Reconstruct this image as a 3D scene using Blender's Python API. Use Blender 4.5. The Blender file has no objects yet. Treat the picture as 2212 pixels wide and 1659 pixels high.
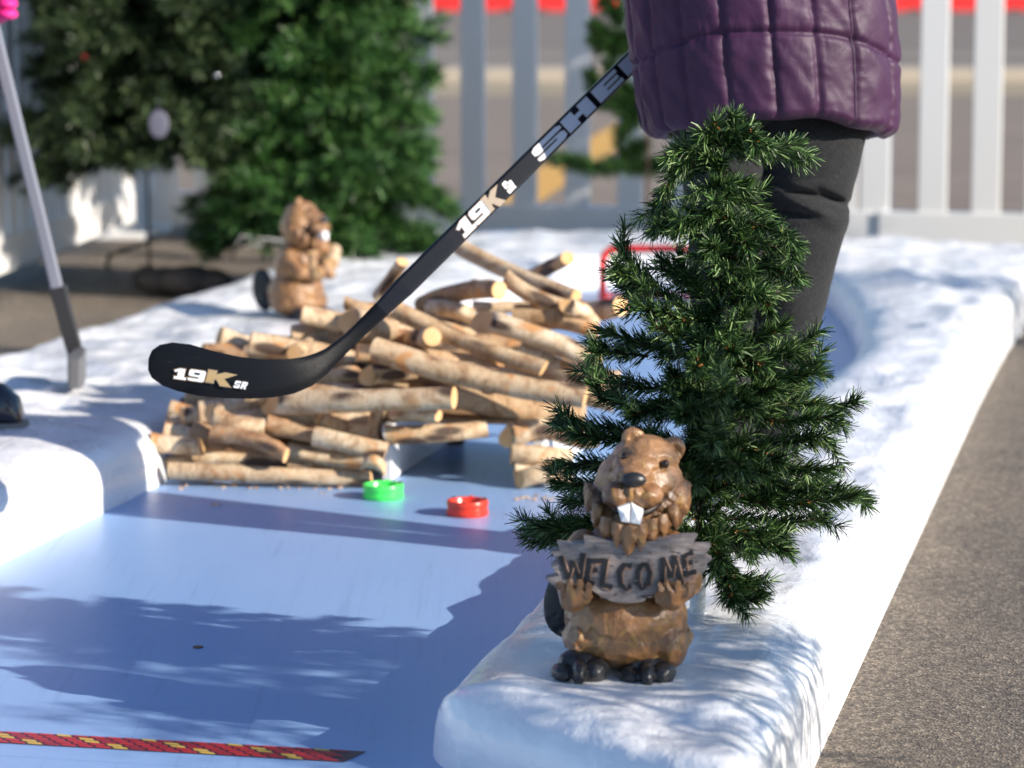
import bpy, bmesh, math, random
import numpy as np
from mathutils import Vector, Matrix, noise
from mathutils.kdtree import KDTree
from mathutils.geometry import tessellate_polygon
random.seed(7); R = math.radians
S = bpy.context.scene
C = S.collection

# ---------------------------------------------------------------- camera, sky, sun, exposure
F = 6450.0; PITCH = R(7.77); CAMZ = 0.95
cd = bpy.data.cameras.new("camera"); cam = bpy.data.objects.new("camera", cd); C.objects.link(cam)
cam.location = (0, 0, CAMZ); cam.rotation_euler = (R(90) - PITCH, 0, 0)
cd.sensor_width = 36; cd.lens = 36 * F / 2212; cd.clip_end = 2000
cd.dof.use_dof = True; cd.dof.focus_distance = 4.12; cd.dof.aperture_fstop = 4.6; cd.dof.aperture_blades = 9
S.camera = cam
SUN_EL, SUN_AZ = 22.5, 118.0
w = bpy.data.worlds.new("World"); S.world = w; w.use_nodes = True
nt = w.node_tree; bg = nt.nodes['Background']
sky = nt.nodes.new('ShaderNodeTexSky'); sky.sky_type = 'NISHITA'; sky.sun_disc = False
sky.sun_elevation = R(SUN_EL); sky.sun_rotation = R(SUN_AZ); sky.air_density = 1.0; sky.dust_density = 0.3; sky.ozone_density = 4.0
nt.links.new(sky.outputs[0], bg.inputs[0]); bg.inputs[1].default_value = 0.11
sl = bpy.data.lights.new("sun", 'SUN'); sl.energy = 5.0; sl.angle = R(0.5); sl.color = (1, .91, .79)
so = bpy.data.objects.new("sun", sl); C.objects.link(so)
sd = Vector((math.sin(R(SUN_AZ)) * math.cos(R(SUN_EL)), math.cos(R(SUN_AZ)) * math.cos(R(SUN_EL)), math.sin(R(SUN_EL))))
so.rotation_euler = sd.to_track_quat('Z', 'Y').to_euler(); so.location = (6, -2, 6)
S.view_settings.view_transform = 'Standard'; S.view_settings.look = 'None'; S.view_settings.gamma = 1
S.view_settings.exposure = 0.70
S.render.engine = 'CYCLES'

# ---------------------------------------------------------------- photo pixel (2212 wide) -> world helpers
FW = Vector((0, math.cos(PITCH), -math.sin(PITCH))); UP = Vector((0, math.sin(PITCH), math.cos(PITCH)))
CP = Vector((0, 0, CAMZ))
def W(px, py, Z): return CP + Z * (FW + Vector(((px - 1106) / F, 0, 0)) + UP * ((829.5 - py) / F))
def G(px, py, z=0.0):
    d = FW + Vector(((px - 1106) / F, 0, 0)) + UP * ((829.5 - py) / F)
    return CP + d * ((z - CAMZ) / d.z)
LA = R(12.4)
def L(u, v, z=0.0): return Vector((u * math.sin(LA) + v * math.cos(LA), u * math.cos(LA) - v * math.sin(LA), z))
def N(p, s=1.0, o=0.0): return noise.noise(Vector((p[0] * s + o, p[1] * s - o, p[2] * s + 2 * o)))

# ---------------------------------------------------------------- object helpers
def tag(o, label=None, cat=None, group=None, kind=None):
    if label: o['label'] = label
    if cat: o['category'] = cat
    if group: o['group'] = group
    if kind: o['kind'] = kind
    return o
def empty(name, loc=(0, 0, 0), rz=0, label=None, cat=None, group=None):
    o = bpy.data.objects.new(name, None); C.objects.link(o); o.location = loc; o.rotation_euler = (0, 0, rz)
    o.empty_display_size = .05
    return tag(o, label, cat, group)
class MB:
    def __init__(s): s.v = []; s.f = []; s.m = []; s.c = []
    def add(s, vs, fs, mi=0, col=None):
        o = len(s.v); s.v += [tuple(p) for p in vs]; s.f += [tuple(i + o for i in f) for f in fs]; s.m += [mi] * len(fs)
        if col is not None: s.c += [col] * len(vs)
        return s
    def box(s, lo, hi, M=None, mi=0):
        vs = [Vector((x, y, z)) for x in (lo[0], hi[0]) for y in (lo[1], hi[1]) for z in (lo[2], hi[2])]
        if M is not None: vs = [M @ p for p in vs]
        return s.add(vs, [(0, 1, 3, 2), (4, 6, 7, 5), (0, 4, 5, 1), (2, 3, 7, 6), (0, 2, 6, 4), (1, 5, 7, 3)], mi)
    def tube(s, pts, rad, n=10, mi=0, cap=True, sx=1.0, col=None):
        pts = [Vector(p) for p in pts]; k = len(pts)
        if not hasattr(rad, '__len__'): rad = [rad] * k
        t0 = (pts[1] - pts[0]).normalized(); a = t0.orthogonal().normalized(); vs = []
        for i in range(k):
            t = (pts[min(i + 1, k - 1)] - pts[max(i - 1, 0)]).normalized()
            a = (a - t * a.dot(t)).normalized(); b = t.cross(a)
            for j in range(n):
                q = 2 * math.pi * j / n
                vs.append(pts[i] + (a * math.cos(q) * sx + b * math.sin(q)) * rad[i])
        fs = [(i * n + j, i * n + (j + 1) % n, (i + 1) * n + (j + 1) % n, (i + 1) * n + j) for i in range(k - 1) for j in range(n)]
        if cap: fs += [tuple(range(n))[::-1], tuple(range((k - 1) * n, k * n))]
        return s.add(vs, fs, mi, col)
    def ell(s, c, r, rot=None, n=14, mi=0):
        vs = []; fs = []; M = rot if rot is not None else Matrix.Identity(3); c = Vector(c)
        vs.append(c + M @ Vector((0, 0, r[2])))
        for i in range(1, n):
            for j in range(2 * n):
                a = math.pi * i / n; b = math.pi * j / n
                vs.append(c + M @ Vector((r[0] * math.sin(a) * math.cos(b), r[1] * math.sin(a) * math.sin(b), r[2] * math.cos(a))))
        vs.append(c + M @ Vector((0, 0, -r[2]))); m = 2 * n; last = len(vs) - 1
        for j in range(m):
            fs.append((0, 1 + j, 1 + (j + 1) % m)); fs.append((last, 1 + (n - 2) * m + (j + 1) % m, 1 + (n - 2) * m + j))
            for i in range(n - 2): fs.append((1 + i * m + j, 1 + (i + 1) * m + j, 1 + (i + 1) * m + (j + 1) % m, 1 + i * m + (j + 1) % m))
        return s.add(vs, fs, mi)
    def build(s, name, mats, parent=None, smooth=False, M=None, bevel=0, loc=None):
        me = bpy.data.meshes.new(name)
        vs = s.v if M is None else [tuple(M @ Vector(p)) for p in s.v]
        me.from_pydata(vs, [], s.f)
        for m in (mats if isinstance(mats, (list, tuple)) else [mats]): me.materials.append(m)
        if any(s.m): me.polygons.foreach_set('material_index', s.m)
        if s.c:
            ca = me.color_attributes.new('tint', 'FLOAT_COLOR', 'POINT'); ca.data.foreach_set('color', [x for c in s.c for x in c])
        if smooth: me.polygons.foreach_set('use_smooth', [True] * len(me.polygons))
        me.update(); o = bpy.data.objects.new(name, me); C.objects.link(o)
        if parent: o.parent = parent
        if loc is not None: o.location = loc
        if bevel:
            b = o.modifiers.new('bevel', 'BEVEL'); b.width = bevel; b.segments = 2; b.limit_method = 'ANGLE'
        return o
def frame(o, x, y=None, z=None):
    x = Vector(x).normalized(); z = Vector(z if z is not None else (0, 0, 1)); y = z.cross(x).normalized(); z = x.cross(y)
    return Matrix(((x.x, y.x, z.x, o[0]), (x.y, y.y, z.y, o[1]), (x.z, y.z, z.z, o[2]), (0, 0, 0, 1)))

# ---------------------------------------------------------------- materials
def mat(name, col=(.5, .5, .5), rough=.6, **kw):
    m = bpy.data.materials.new(name); m.use_nodes = True; t = m.node_tree; b = t.nodes['Principled BSDF']
    b.inputs['Base Color'].default_value = (*col, 1); b.inputs['Roughness'].default_value = rough
    for k, v in kw.items(): b.inputs[k.replace('_', ' ')].default_value = v
    return m
def nn(m, typ, **kw):
    n = m.node_tree.nodes.new(typ)
    for k, v in kw.items():
        if hasattr(n, k): setattr(n, k, v)
        else: n.inputs[k.replace('_', ' ')].default_value = v
    return n
def lk(m, a, b): m.node_tree.links.new(a, b)
def B(m): return m.node_tree.nodes['Principled BSDF']
def coords(m, kind='Object', scale=(1, 1, 1)):
    tc = nn(m, 'ShaderNodeTexCoord'); mp = nn(m, 'ShaderNodeMapping'); mp.inputs['Scale'].default_value = scale
    lk(m, tc.outputs[kind], mp.inputs[0]); return mp.outputs[0]
def ramp(m, fac, stops, interp='LINEAR'):
    r = nn(m, 'ShaderNodeValToRGB'); e = r.color_ramp.elements; r.color_ramp.interpolation = interp
    while len(e) < len(stops): e.new(.5)
    for i, (p, c) in enumerate(stops): e[i].position = p; e[i].color = (*c, 1) if len(c) == 3 else c
    lk(m, fac, r.inputs[0]); return r.outputs[0]
def mix(m, fac, a, b, typ='MIX'):
    x = nn(m, 'ShaderNodeMix'); x.data_type = 'RGBA'; x.blend_type = typ
    for s_, v in ((0, fac), (6, a), (7, b)):
        if hasattr(v, 'links'): lk(m, v, x.inputs[s_])
        elif s_ == 0: x.inputs[0].default_value = v
        else: x.inputs[s_].default_value = (*v, 1)
    return x.outputs[2]
def ntex(m, co, scale, detail=4, rough=.5, dist=0):
    n = nn(m, 'ShaderNodeTexNoise'); n.inputs['Scale'].default_value = scale; n.inputs['Detail'].default_value = detail
    n.inputs['Roughness'].default_value = rough; n.inputs['Distortion'].default_value = dist; lk(m, co, n.inputs['Vector']); return n.outputs[0]
def vor(m, co, scale, feature='F1'):
    n = nn(m, 'ShaderNodeTexVoronoi'); n.feature = feature; n.inputs['Scale'].default_value = scale; lk(m, co, n.inputs['Vector']); return n
def bump(m, h, strength=.3, dist=.002, prev=None):
    b = nn(m, 'ShaderNodeBump'); b.inputs['Strength'].default_value = strength; b.inputs['Distance'].default_value = dist
    lk(m, h, b.inputs['Height'])
    if prev: lk(m, prev, b.inputs['Normal'])
    lk(m, b.outputs[0], B(m).inputs['Normal']); return b.outputs[0]
def setcol(m, c): lk(m, c, B(m).inputs['Base Color'])

def make_asphalt(name='asphalt', a=(.085, .074, .065), b_=(.265, .225, .185)):
    m = mat(name, rough=.85); co = coords(m)
    v = vor(m, co, 260); v2 = vor(m, co, 120)
    c1 = ramp(m, v.outputs['Color'], [(0, a), (.45, tuple((x + y) / 2.2 for x, y in zip(a, b_))), (.75, b_), (1, (.42, .36, .29))])
    c2 = ramp(m, v2.outputs['Color'], [(.2, (.62, .58, .55)), (.8, (1.2, 1.15, 1.05))])
    c = mix(m, 1, c1, c2, 'MULTIPLY')
    big = ramp(m, ntex(m, co, 1.6, 7, .7, .5), [(.3, (.62, .62, .65)), (.5, (.95, .95, .95)), (.7, (1.18, 1.14, 1.08))])
    setcol(m, mix(m, 1, c, big, 'MULTIPLY')); bump(m, v.outputs['Distance'], .7, .003)
    return m
ASPH = make_asphalt()
def make_snow():
    m = mat('painted_snow', (.82, .83, .85), .42, Coat_Weight=.25, Coat_Roughness=.25); co = coords(m)
    n1 = ntex(m, co, 85, 3, .5, .3); n2 = ntex(m, coords(m, scale=(1, .45, 1)), 20, 4, .5, .4)
    b1 = bump(m, n1, .38, .003); bump(m, n2, .45, .012, b1)
    setcol(m, ramp(m, ntex(m, co, 9, 5, .6), [(.25, (.74, .755, .79)), (.6, (.84, .845, .86))]))
    lk(m, ramp(m, n2, [(.3, (.22,) * 3), (.7, (.42,) * 3)]), B(m).inputs['Roughness'])
    return m
SNOW = make_snow()
WALLW = mat('white_board', (.8, .81, .82), .35)
def make_blue():
    m = mat('blue_board', rough=.42, Coat_Weight=.25, Coat_Roughness=.3); co = coords(m)
    base = ramp(m, ntex(m, co, 2.2, 4, .6), [(.3, (.25, .405, .69)), (.7, (.285, .445, .72))])
    sc = ramp(m, ntex(m, coords(m, scale=(60, 1.6, 1)), 1.2, 6, .75, .4), [(.55, (1, 1, 1)), (.70, (.62, .66, .72))])
    sc2 = ramp(m, ntex(m, coords(m, scale=(5, 38, 1)), 1.3, 6, .75, .9), [(.57, (1, 1, 1)), (.70, (.74, .76, .8))])
    c = mix(m, .5, base, mix(m, 1, base, sc, 'MULTIPLY')); c = mix(m, .5, c, mix(m, 1, c, sc2, 'MULTIPLY'))
    sp = ramp(m, vor(m, co, 22).outputs['Distance'], [(.012, (.35, .35, .35)), (.022, (1, 1, 1))])
    setcol(m, mix(m, 1, c, sp, 'MULTIPLY')); bump(m, ntex(m, co, 260, 3, .6), .14, .001)
    return m
BLUE = make_blue()
def tintmat(name, rough=.4, sat=1.0, **kw):
    m = mat(name, rough=rough, **kw); a = nn(m, 'ShaderNodeVertexColor'); a.layer_name = 'tint'; setcol(m, a.outputs[0]); return m
NEEDLE = tintmat('pine_needles', .42)
B(NEEDLE).inputs['Specular IOR Level'].default_value = .32
def make_bark():
    m = mat('birch_bark', rough=.75); oi = nn(m, 'ShaderNodeObjectInfo')
    tc = nn(m, 'ShaderNodeTexCoord'); mp = nn(m, 'ShaderNodeMapping'); lk(m, tc.outputs['Object'], mp.inputs[0])
    cx = nn(m, 'ShaderNodeCombineXYZ'); mu = nn(m, 'ShaderNodeMath', operation='MULTIPLY'); mu.inputs[1].default_value = 37
    lk(m, oi.outputs['Random'], mu.inputs[0]); lk(m, mu.outputs[0], cx.inputs[0]); lk(m, mu.outputs[0], cx.inputs[2]); lk(m, cx.outputs[0], mp.inputs['Location'])
    co = mp.outputs[0]
    pal = ramp(m, ntex(m, co, 17, 7, .78, .5), [(.32, (.13, .08, .05)), (.40, (.38, .25, .15)), (.48, (.58, .45, .31)), (.58, (.70, .60, .46)), (.72, (.80, .73, .61))])
    pale = ramp(m, oi.outputs['Random'], [(0, (.55, .40, .30)), (.25, (.80, .68, .54)), (.6, (1.0, .96, .90)), (1, (.92, .83, .70))])
    c = mix(m, 1, pal, pale, 'MULTIPLY')
    org = ramp(m, ntex(m, co, 14, 3, .5, .5), [(.60, (0, 0, 0)), (.68, (1, 1, 1))])
    c = mix(m, org, c, (.52, .25, .09))
    mp2 = nn(m, 'ShaderNodeMapping'); mp2.inputs['Scale'].default_value = (1, 1, .35); lk(m, co, mp2.inputs[0])
    kn = ramp(m, vor(m, mp2.outputs[0], 21).outputs['Distance'], [(.20, (1, 1, 1)), (.31, (0, 0, 0))])
    c = mix(m, kn, c, (.075, .045, .03))
    mp3 = nn(m, 'ShaderNodeMapping'); mp3.inputs['Scale'].default_value = (1, 1, 9); lk(m, co, mp3.inputs[0])
    ln = ntex(m, mp3.outputs[0], 26, 4, .7)
    c = mix(m, .55, c, ramp(m, ln, [(.40, (.20, .12, .08)), (.47, (.62, .5, .38)), (.6, (.78, .68, .56))]), 'MULTIPLY') if False else mix(m, ramp(m, ln, [(.36, (.7,) * 3), (.42, (0, 0, 0))]), c, (.16, .09, .055))
    setcol(m, c); bump(m, ntex(m, mp3.outputs[0], 30, 5, .7), .5, .003); return m
BARK = make_bark()
def make_cut():
    m = mat('cut_wood', rough=.8); co = coords(m)
    w_ = nn(m, 'ShaderNodeTexWave'); w_.wave_type = 'RINGS'; w_.rings_direction = 'Z'; w_.inputs['Scale'].default_value = 90; w_.inputs['Distortion'].default_value = 2
    lk(m, co, w_.inputs['Vector']); c = ramp(m, w_.outputs[1], [(.3, (.62, .34, .13)), (.8, (.74, .45, .2))])
    setcol(m, mix(m, .6, c, ramp(m, ntex(m, co, 30), [(.3, (.66, .36, .14)), (.7, (.8, .55, .3))]))); return m
CUT = make_cut()
def make_carved():
    m = tintmat('carved_wood', .36, Coat_Weight=.2, Coat_Roughness=.3); a = [n for n in m.node_tree.nodes if n.type == 'VERTEX_COLOR'][0]; co = coords(m)
    c = mix(m, 1, a.outputs[0], ramp(m, ntex(m, co, 40, 5, .6), [(.3, (.66, .62, .58)), (.7, (1.18, 1.15, 1.1))]), 'MULTIPLY')
    yl = ramp(m, vor(m, co, 42, 'DISTANCE_TO_EDGE').outputs['Distance'], [(.006, (1, 1, 1)), (.035, (0, 0, 0))])
    ms = ramp(m, ntex(m, co, 30, 4), [(.50, (0, 0, 0)), (.62, (.6, .6, .6))])
    c = mix(m, mix(m, 1, yl, ms, 'MULTIPLY'), c, (.42, .27, .06))
    setcol(m, c)
    g = ntex(m, coords(m, scale=(1, 1, .12)), 520, 3, .6); b1 = bump(m, g, .7, .0016)
    v = vor(m, co, 60); bump(m, v.outputs['Distance'], .5, .004, b1); return m
CARVED = make_carved()
BLACKP = mat('black_paint', (.018, .018, .02), .38); bump(BLACKP, ntex(BLACKP, coords(BLACKP), 160, 4), .35, .002)
def make_signwood():
    m = mat('grey_wood', rough=.7); co = coords(m, scale=(1, 1, 7)); n = ntex(m, co, 26, 7, .7, .8)
    setcol(m, ramp(m, n, [(.3, (.10, .085, .08)), (.45, (.26, .22, .205)), (.65, (.40, .345, .32))])); bump(m, n, .9, .006); return m
SIGNW = make_signwood()
TEETH = mat('white_teeth', (.8, .8, .8), .3); RIDGE = mat('ridge_brown', (.33, .19, .12), .6)
EYE = mat('eye_black', (.02, .012, .008), .05)
def make_nylon(name, c1, c2):
    m = mat(name, rough=.55, Specular_IOR_Level=.38, Sheen_Weight=.06, Sheen_Roughness=.4); co = coords(m)
    setcol(m, ramp(m, ntex(m, co, 6, 4), [(.3, c1), (.7, c2)]))
    n = ntex(m, coords(m, scale=(1, 1, .7)), 16, 3, .5, .8); b1 = bump(m, n, .14, .006); b1 = bump(m, ntex(m, coords(m, scale=(1, 1, .8)), 48, 4, .6, 1.0), .28, .004, b1); bump(m, ntex(m, co, 900, 2), .12, .0006, b1); return m
PURPLE = make_nylon('purple_nylon', (.036, .0095, .037), (.054, .0145, .055)); PINK = make_nylon('pink_nylon', (.7, .02, .22), (.85, .03, .30))
THREAD = mat('dark_thread', (.03, .012, .035), .7)
def make_fleece():
    m = mat('charcoal_fleece', rough=.95, Sheen_Weight=.08); co = coords(m)
    setcol(m, ramp(m, ntex(m, co, 260, 4, .7), [(.35, (.005, .0055, .007)), (.55, (.011, .012, .014)), (.72, (.032, .033, .037))]))
    b1 = bump(m, ntex(m, co, 420, 3), .5, .0012); bump(m, ntex(m, coords(m, scale=(1, 1, 1.6)), 14, 4, .6, .8), .35, .012, b1); return m
FLEECE = make_fleece()
SKIN = mat('skin', (.55, .33, .24), .5, Subsurface_Weight=.1); HAIR = mat('hair', (.05, .03, .02), .5)
def make_stickmat():
    m = mat('black_stick', rough=.3); B(m).inputs['Specular IOR Level'].default_value = .16; co = coords(m)
    sc = ramp(m, ntex(m, coords(m, scale=(1, 1, 8)), 22, 7, .8, .6), [(.60, (.0055, .006, .008)), (.70, (.018, .016, .014)), (.80, (.09, .08, .065))])
    setcol(m, sc); bump(m, ntex(m, co, 500, 3), .25, .0008); return m
STICKM = make_stickmat()
STICKG = mat('shaft_gloss', (.005, .006, .010), .22); B(STICKG).inputs['Specular IOR Level'].default_value = .2
LWHITE = mat('letter_white_shaded', (.50, .52, .60), .45); LGOLD = mat('letter_gold', (.46, .32, .15), .5); LOUT = mat('letter_outline', (.20, .13, .06), .5); LPALE = mat('letter_bright', (.8, .82, .85), .4); LCH = mat('letter_tan', (.26, .20, .14), .5)  # white letters of the shaft greyed, shade put into their colour
VINYL = mat('white_vinyl', (.80, .795, .785), .4); RED = mat('red_plastic', (.75, .03, .025), .35); GREENP = mat('green_plastic', (.07, .85, .13), .3, Subsurface_Weight=.15)
REDP = mat('red_puck', (.72, .045, .02), .3); DARKMETAL = mat('dark_green_metal', (.03, .05, .045), .4, Metallic=.4)
GREYALU = mat('grey_shaft', (.30, .31, .37), .35, Metallic=.3); BLACKPL = mat('black_plastic', (.03, .03, .032), .45); GREYPL = mat('grey_plastic', (.13, .13, .135), .5)
BROWNB = mat('brown_bud', (.26, .10, .03), .7); TRUNKM = mat('brown_trunk', (.05, .03, .02), .8)
YELLOW = mat('yellow_paint', (.66, .36, .07), .7)

# ---------------------------------------------------------------- ground
def sheet(name, pts, z, m, kind='structure', parent=None):
    mb = MB().add([(p[0], p[1], z) for p in pts], [tuple(range(len(pts)))]); o = mb.build(name, m, parent)
    if kind: tag(o, kind=kind)
    return o
sheet('ground', [(-400, -60), (400, -60), (400, 700), (-400, 700)], -.040, ASPH)
DRY = mat('dry_verge', rough=.95); setcol(DRY, ramp(DRY, ntex(DRY, coords(DRY), 1.2, 6, .7), [(.3, (.24, .19, .12)), (.7, (.42, .34, .22))]))
ROADM = mat('road_asphalt', rough=.9); setcol(ROADM, ramp(ROADM, ntex(ROADM, coords(ROADM, scale=(.05, 1, 1)), .9, 4, .6), [(.3, (.150, .120, .098)), (.7, (.215, .175, .145))]))
KERBM = mat('pale_concrete', (.42, .36, .29), .85)
LOTM = mat('lot_tarmac', rough=.9); setcol(LOTM, ramp(LOTM, ntex(LOTM, coords(LOTM), 1.4, 7, .75), [(.3, (.17, .132, .102)), (.7, (.275, .215, .168))]))
sheet('parking_lot', [(-60, 12.2), (60, 12.2), (60, 25.2), (-60, 25.2)], -.036, LOTM)
sheet('verge', [(-80, 25.2), (80, 25.2), (80, 28.4), (-80, 28.4)], -.036, DRY)
mb = MB().box((-80, 28.4, -.036), (80, 29.6, .08)); tag(mb.build('kerb', KERBM), kind='structure')
sheet('road', [(-150, 29.6), (150, 29.6), (150, 96), (-150, 96)], -.034, ROADM)
sheet('road_marking', [(-150, 36), (150, 36), (150, 39.5), (-150, 39.5)], -.028, mat('worn_road_band', (.24, .205, .17), .9))
def stripe(p, q, wd):
    p, q = Vector(p), Vector(q); n = Vector((1, 0, 0)) * wd / 2
    return [p - n, p + n, q + n, q - n]
for (a, b) in (((-.02, 13.0), (.86, 20.5)), ((-3.0, 15), (-2.65, 18.6))):
    sheet('road_marking', stripe((*a, 0), (*b, 0), .26), -.031, YELLOW)

# ---------------------------------------------------------------- lane board
lane = []
lane_pts = [(2.2, -1.9), (2.2, -.8), (3.3, -.8), (9.3, -.75), (9.45, -1.9)]
o = MB().box((0, 0, 0), (1, 1, 1)); vs = []
seams = [2.0, 3.36, 5.1, 6.7, 8.3, 9.5]
brd = empty('playing_board', L(5.7, -1.35, 0), 0, 'long pale blue board of the hockey putting lane, laid flat between the white kerbs', 'board')
for i in range(len(seams) - 1):
    a, b = seams[i] + .0012, seams[i + 1] - .0012; mb = MB(); nU, nV = 2, 2
    P = [L(a, -1.95), L(a, -.60), L(b, -.60), L(b, -1.95)]
    lo = [Vector((p.x, p.y, -.03)) for p in P]; hi = [Vector((p.x, p.y, 0)) for p in P]
    mb.add(lo + hi, [(4, 5, 6, 7), (0, 3, 2, 1), (0, 1, 5, 4), (1, 2, 6, 5), (2, 3, 7, 6), (3, 0, 4, 7)])
    mb.build('board_panel', BLUE, brd, M=Matrix.Translation(-brd.location))
scr = G(428, 1398, .0006); mb = MB(); mb.tube([scr, scr + Vector((0, 0, .0012))], .0075, 16); mb.build('screw', mat('screw_rust', (.12, .08, .045), .5), brd, M=Matrix.Translation(-brd.location))
# decorative tape
TAPE = mat('patterned_tape', rough=.35)
def tape():
    a = G(-60, 1576, .0008); b = G(792, 1623, .0008); d = G(768, 1649, .0008); c = G(-60, 1601, .0008)
    t = (b - a).normalized(); nrm = Vector((t.y, -t.x, 0)); wd = (c - a).dot(nrm)
    length = (b - a).length; root = empty('tape_strip', a, 0, 'red, yellow and dark patterned tape stuck across the blue board', 'tape')
    M = Matrix(((t.x, nrm.x, 0, 0), (t.y, nrm.y, 0, 0), (0, 0, 1, 0), (0, 0, 0, 1)))
    mb = MB().add([(0, 0, 0), (length, 0, 0), (length - .014, wd, 0), (0, wd, 0)], [(0, 1, 2, 3)], 0)
    cols = 3; rh = wd / 5.0; cw = .0225
    rnd = random.Random(3)
    k = 0
    for r in range(5):
        y0 = r * rh; y1 = y0 + rh * .93
        for i in range(int(length / cw) + 1):
            x0 = i * cw + (r % 2) * cw * .5 + r * .0; sk = .010 * (1 if True else -1)
            if x0 + cw + .004 > length - .003 * r - .006: break
            which = (i * 2 + r * 3) % 5
            mi = 3 if which == 0 else (2 if which in (2,) else 1)
            # slanted cells give the woven zigzag
            mb.add([(x0, y0, .0004), (x0 + cw * .86, y0 + rh * .15, .0004), (x0 + cw * .86 + .006, y1, .0004), (x0 + .006, y1 - rh * .15, .0004)], [(0, 1, 2, 3)], mi)
    mb.build('tape_band', [mat('tape_dark', (.055, .012, .03), .35), mat('tape_red', (.55, .025, .03), .35), mat('tape_red_deep', (.40, .02, .03), .35), mat('tape_yellow', (.72, .46, .08), .35)], root, M=M)
tape()

# ---------------------------------------------------------------- fibreglass snow kerbs
EDGE = [(0, -.044), (.001, .012), (.003, .042), (.007, .066), (.014, .084), (.026, .097), (.042, .106), (.065, .113), (.095, .118)]
def prof(d, H, soft=1.0):
    d = d / soft
    if d <= 0: return EDGE[0][1]
    for (a, ha), (b, hb) in zip(EDGE, EDGE[1:]):
        if d < b:
            h = ha + (hb - ha) * (d - a) / (b - a); break
    else: h = EDGE[-1][1]
    return h if h < 0 else h * H / .118
def bank(name, A, Bc, label, H=.105, R0=.14, R1=.14, st=.014, softA=1.6, softB=.9, amp=1.0, seed=0, ends=(True, True), group=None, extra=None, softE=1.3):
    A = [Vector(p) for p in A]; Bc = [Vector(p) for p in Bc]; n = len(A)
    mid = [(a + b) / 2 for a, b in zip(A, Bc)]; s = [0]
    for i in range(1, n): s.append(s[-1] + (mid[i] - mid[i - 1]).length)
    T = s[-1]; offs = [e[0] for e in EDGE]
    ss = [o_ * softE for o_ in offs] if ends[0] else [0]
    x = ss[-1] + st
    endl = T - (offs[-1] * softE if ends[1] else 0)
    while x < endl - st * .5: ss.append(x); x += st
    ss += [T - o_ * softE for o_ in offs[::-1]] if ends[1] else [T]
    def at(q):
        for i in range(1, n):
            if q <= s[i] + 1e-9:
                f = (q - s[i - 1]) / max(1e-9, s[i] - s[i - 1]); return A[i - 1].lerp(A[i], f), Bc[i - 1].lerp(Bc[i], f)
        return A[-1], Bc[-1]
    rows = []; NM = max(4, int((max((b - a).length for a, b in zip(A, Bc)) - .2) / st))
    for q in ss:
        a, b = at(q); wd = (b - a).length; t = (b - a) / wd
        d0 = q if ends[0] else 9; d1 = (T - q) if ends[1] else 9; ins = 0
        for d, Rr in ((d0, R0), (d1, R1)):
            if d < Rr: ins = max(ins, Rr - math.sqrt(max(0, Rr * Rr - (Rr - d) ** 2)))
        aa = a + t * ins; w2 = wd - 2 * ins
        tl = [o_ * softA for o_ in offs]; tr = [o_ * softB for o_ in offs]
        nm = NM; row = []
        xs = tl + [tl[-1] + (w2 - tl[-1] - tr[-1]) * (k / nm) for k in range(1, nm)] + [w2 - e for e in tr[::-1]]
        for x in xs:
            h = min(prof(x, H, softA), prof(w2 - x, H, softB), prof(min(d0, d1), H, softE))
            p = aa + t * x; de = min(x, w2 - x, d0, d1)
            if h > 0:
                k = min(1, de / .10) * amp; k2 = min(1, de / .03) * amp * min(1, h / .08)
                h += k * (.016 * N(p, 3.1, seed) + .017 * N(p, 7.5, seed + 3)) + k2 * (.0055 * N(p, 14, seed + 5) + .0022 * N(p, 30, seed + 9))
                if extra: h = extra(p, h)
                wob = .006 * N(p, 6, seed) * amp
                p = p + t * wob * (1 if x < w2 / 2 else 0) * min(1, h / .05)
            row.append((p.x, p.y, h))
        rows.append(row)
    m = len(rows[0]); mb = MB(); fs = []
    for i in range(len(rows) - 1):
        for j in range(m - 1): fs.append((i * m + j, i * m + j + 1, (i + 1) * m + j + 1, (i + 1) * m + j))
    mb.add([p for r in rows for p in r], fs); k = len(mb.v)
    c = sum((Vector(p) for p in mb.v), Vector()) / k; c.z = 0
    o = mb.build(name, SNOW, None, smooth=True, M=Matrix.Translation(-c), loc=c)
    # make normals point up
    if sum(f.normal.z * f.area for f in o.data.polygons) < 0: o.data.flip_normals()
    return tag(o, label, 'snow kerb', group)
def lin(pts, k=8):
    out = []
    for (a, b) in zip(pts, pts[1:]):
        for i in range(k): out.append(L(a[0] + (b[0] - a[0]) * i / k, a[1] + (b[1] - a[1]) * i / k))
    out.append(L(*pts[-1])); return out
def flat(p, h):   # keep the kerb level under the figures that stand on it
    for c, hh, r in FLATS:
        d = math.hypot(p.x - c.x, p.y - c.y)
        if d < r * 1.8 and h > .05:
            k = max(0, min(1, (r * 1.8 - d) / (r * .8))); h = h * (1 - k) + hh * k
    return h
BV = G(1352, 1442, .105); TREE = G(1507, 1325, .108); BV2 = G(640, 684, .10)
FLATS = [(BV, .105, .11), (TREE, .108, .05), (BV2, .10, .12), (G(1690, 1060, .105), .105, .12), (G(1560, 1060, .105), .105, .1)]
RING_A = [(3.44, -.868), (4.0, -.872), (5.2, -.885), (5.8, -.80), (6.3, -.745), (6.9, -.715), (7.4, -.74), (8.0, -.83), (8.5, -.93), (8.8, -1.0), (9.0, -1.12), (9.1, -1.4), (9.1, -1.65), (8.9, -1.8), (8.6, -1.86), (7.4, -1.88), (6.6, -1.9), (5.75, -1.92), (5.45, -2.02), (5.1, -2.2)]
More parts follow.
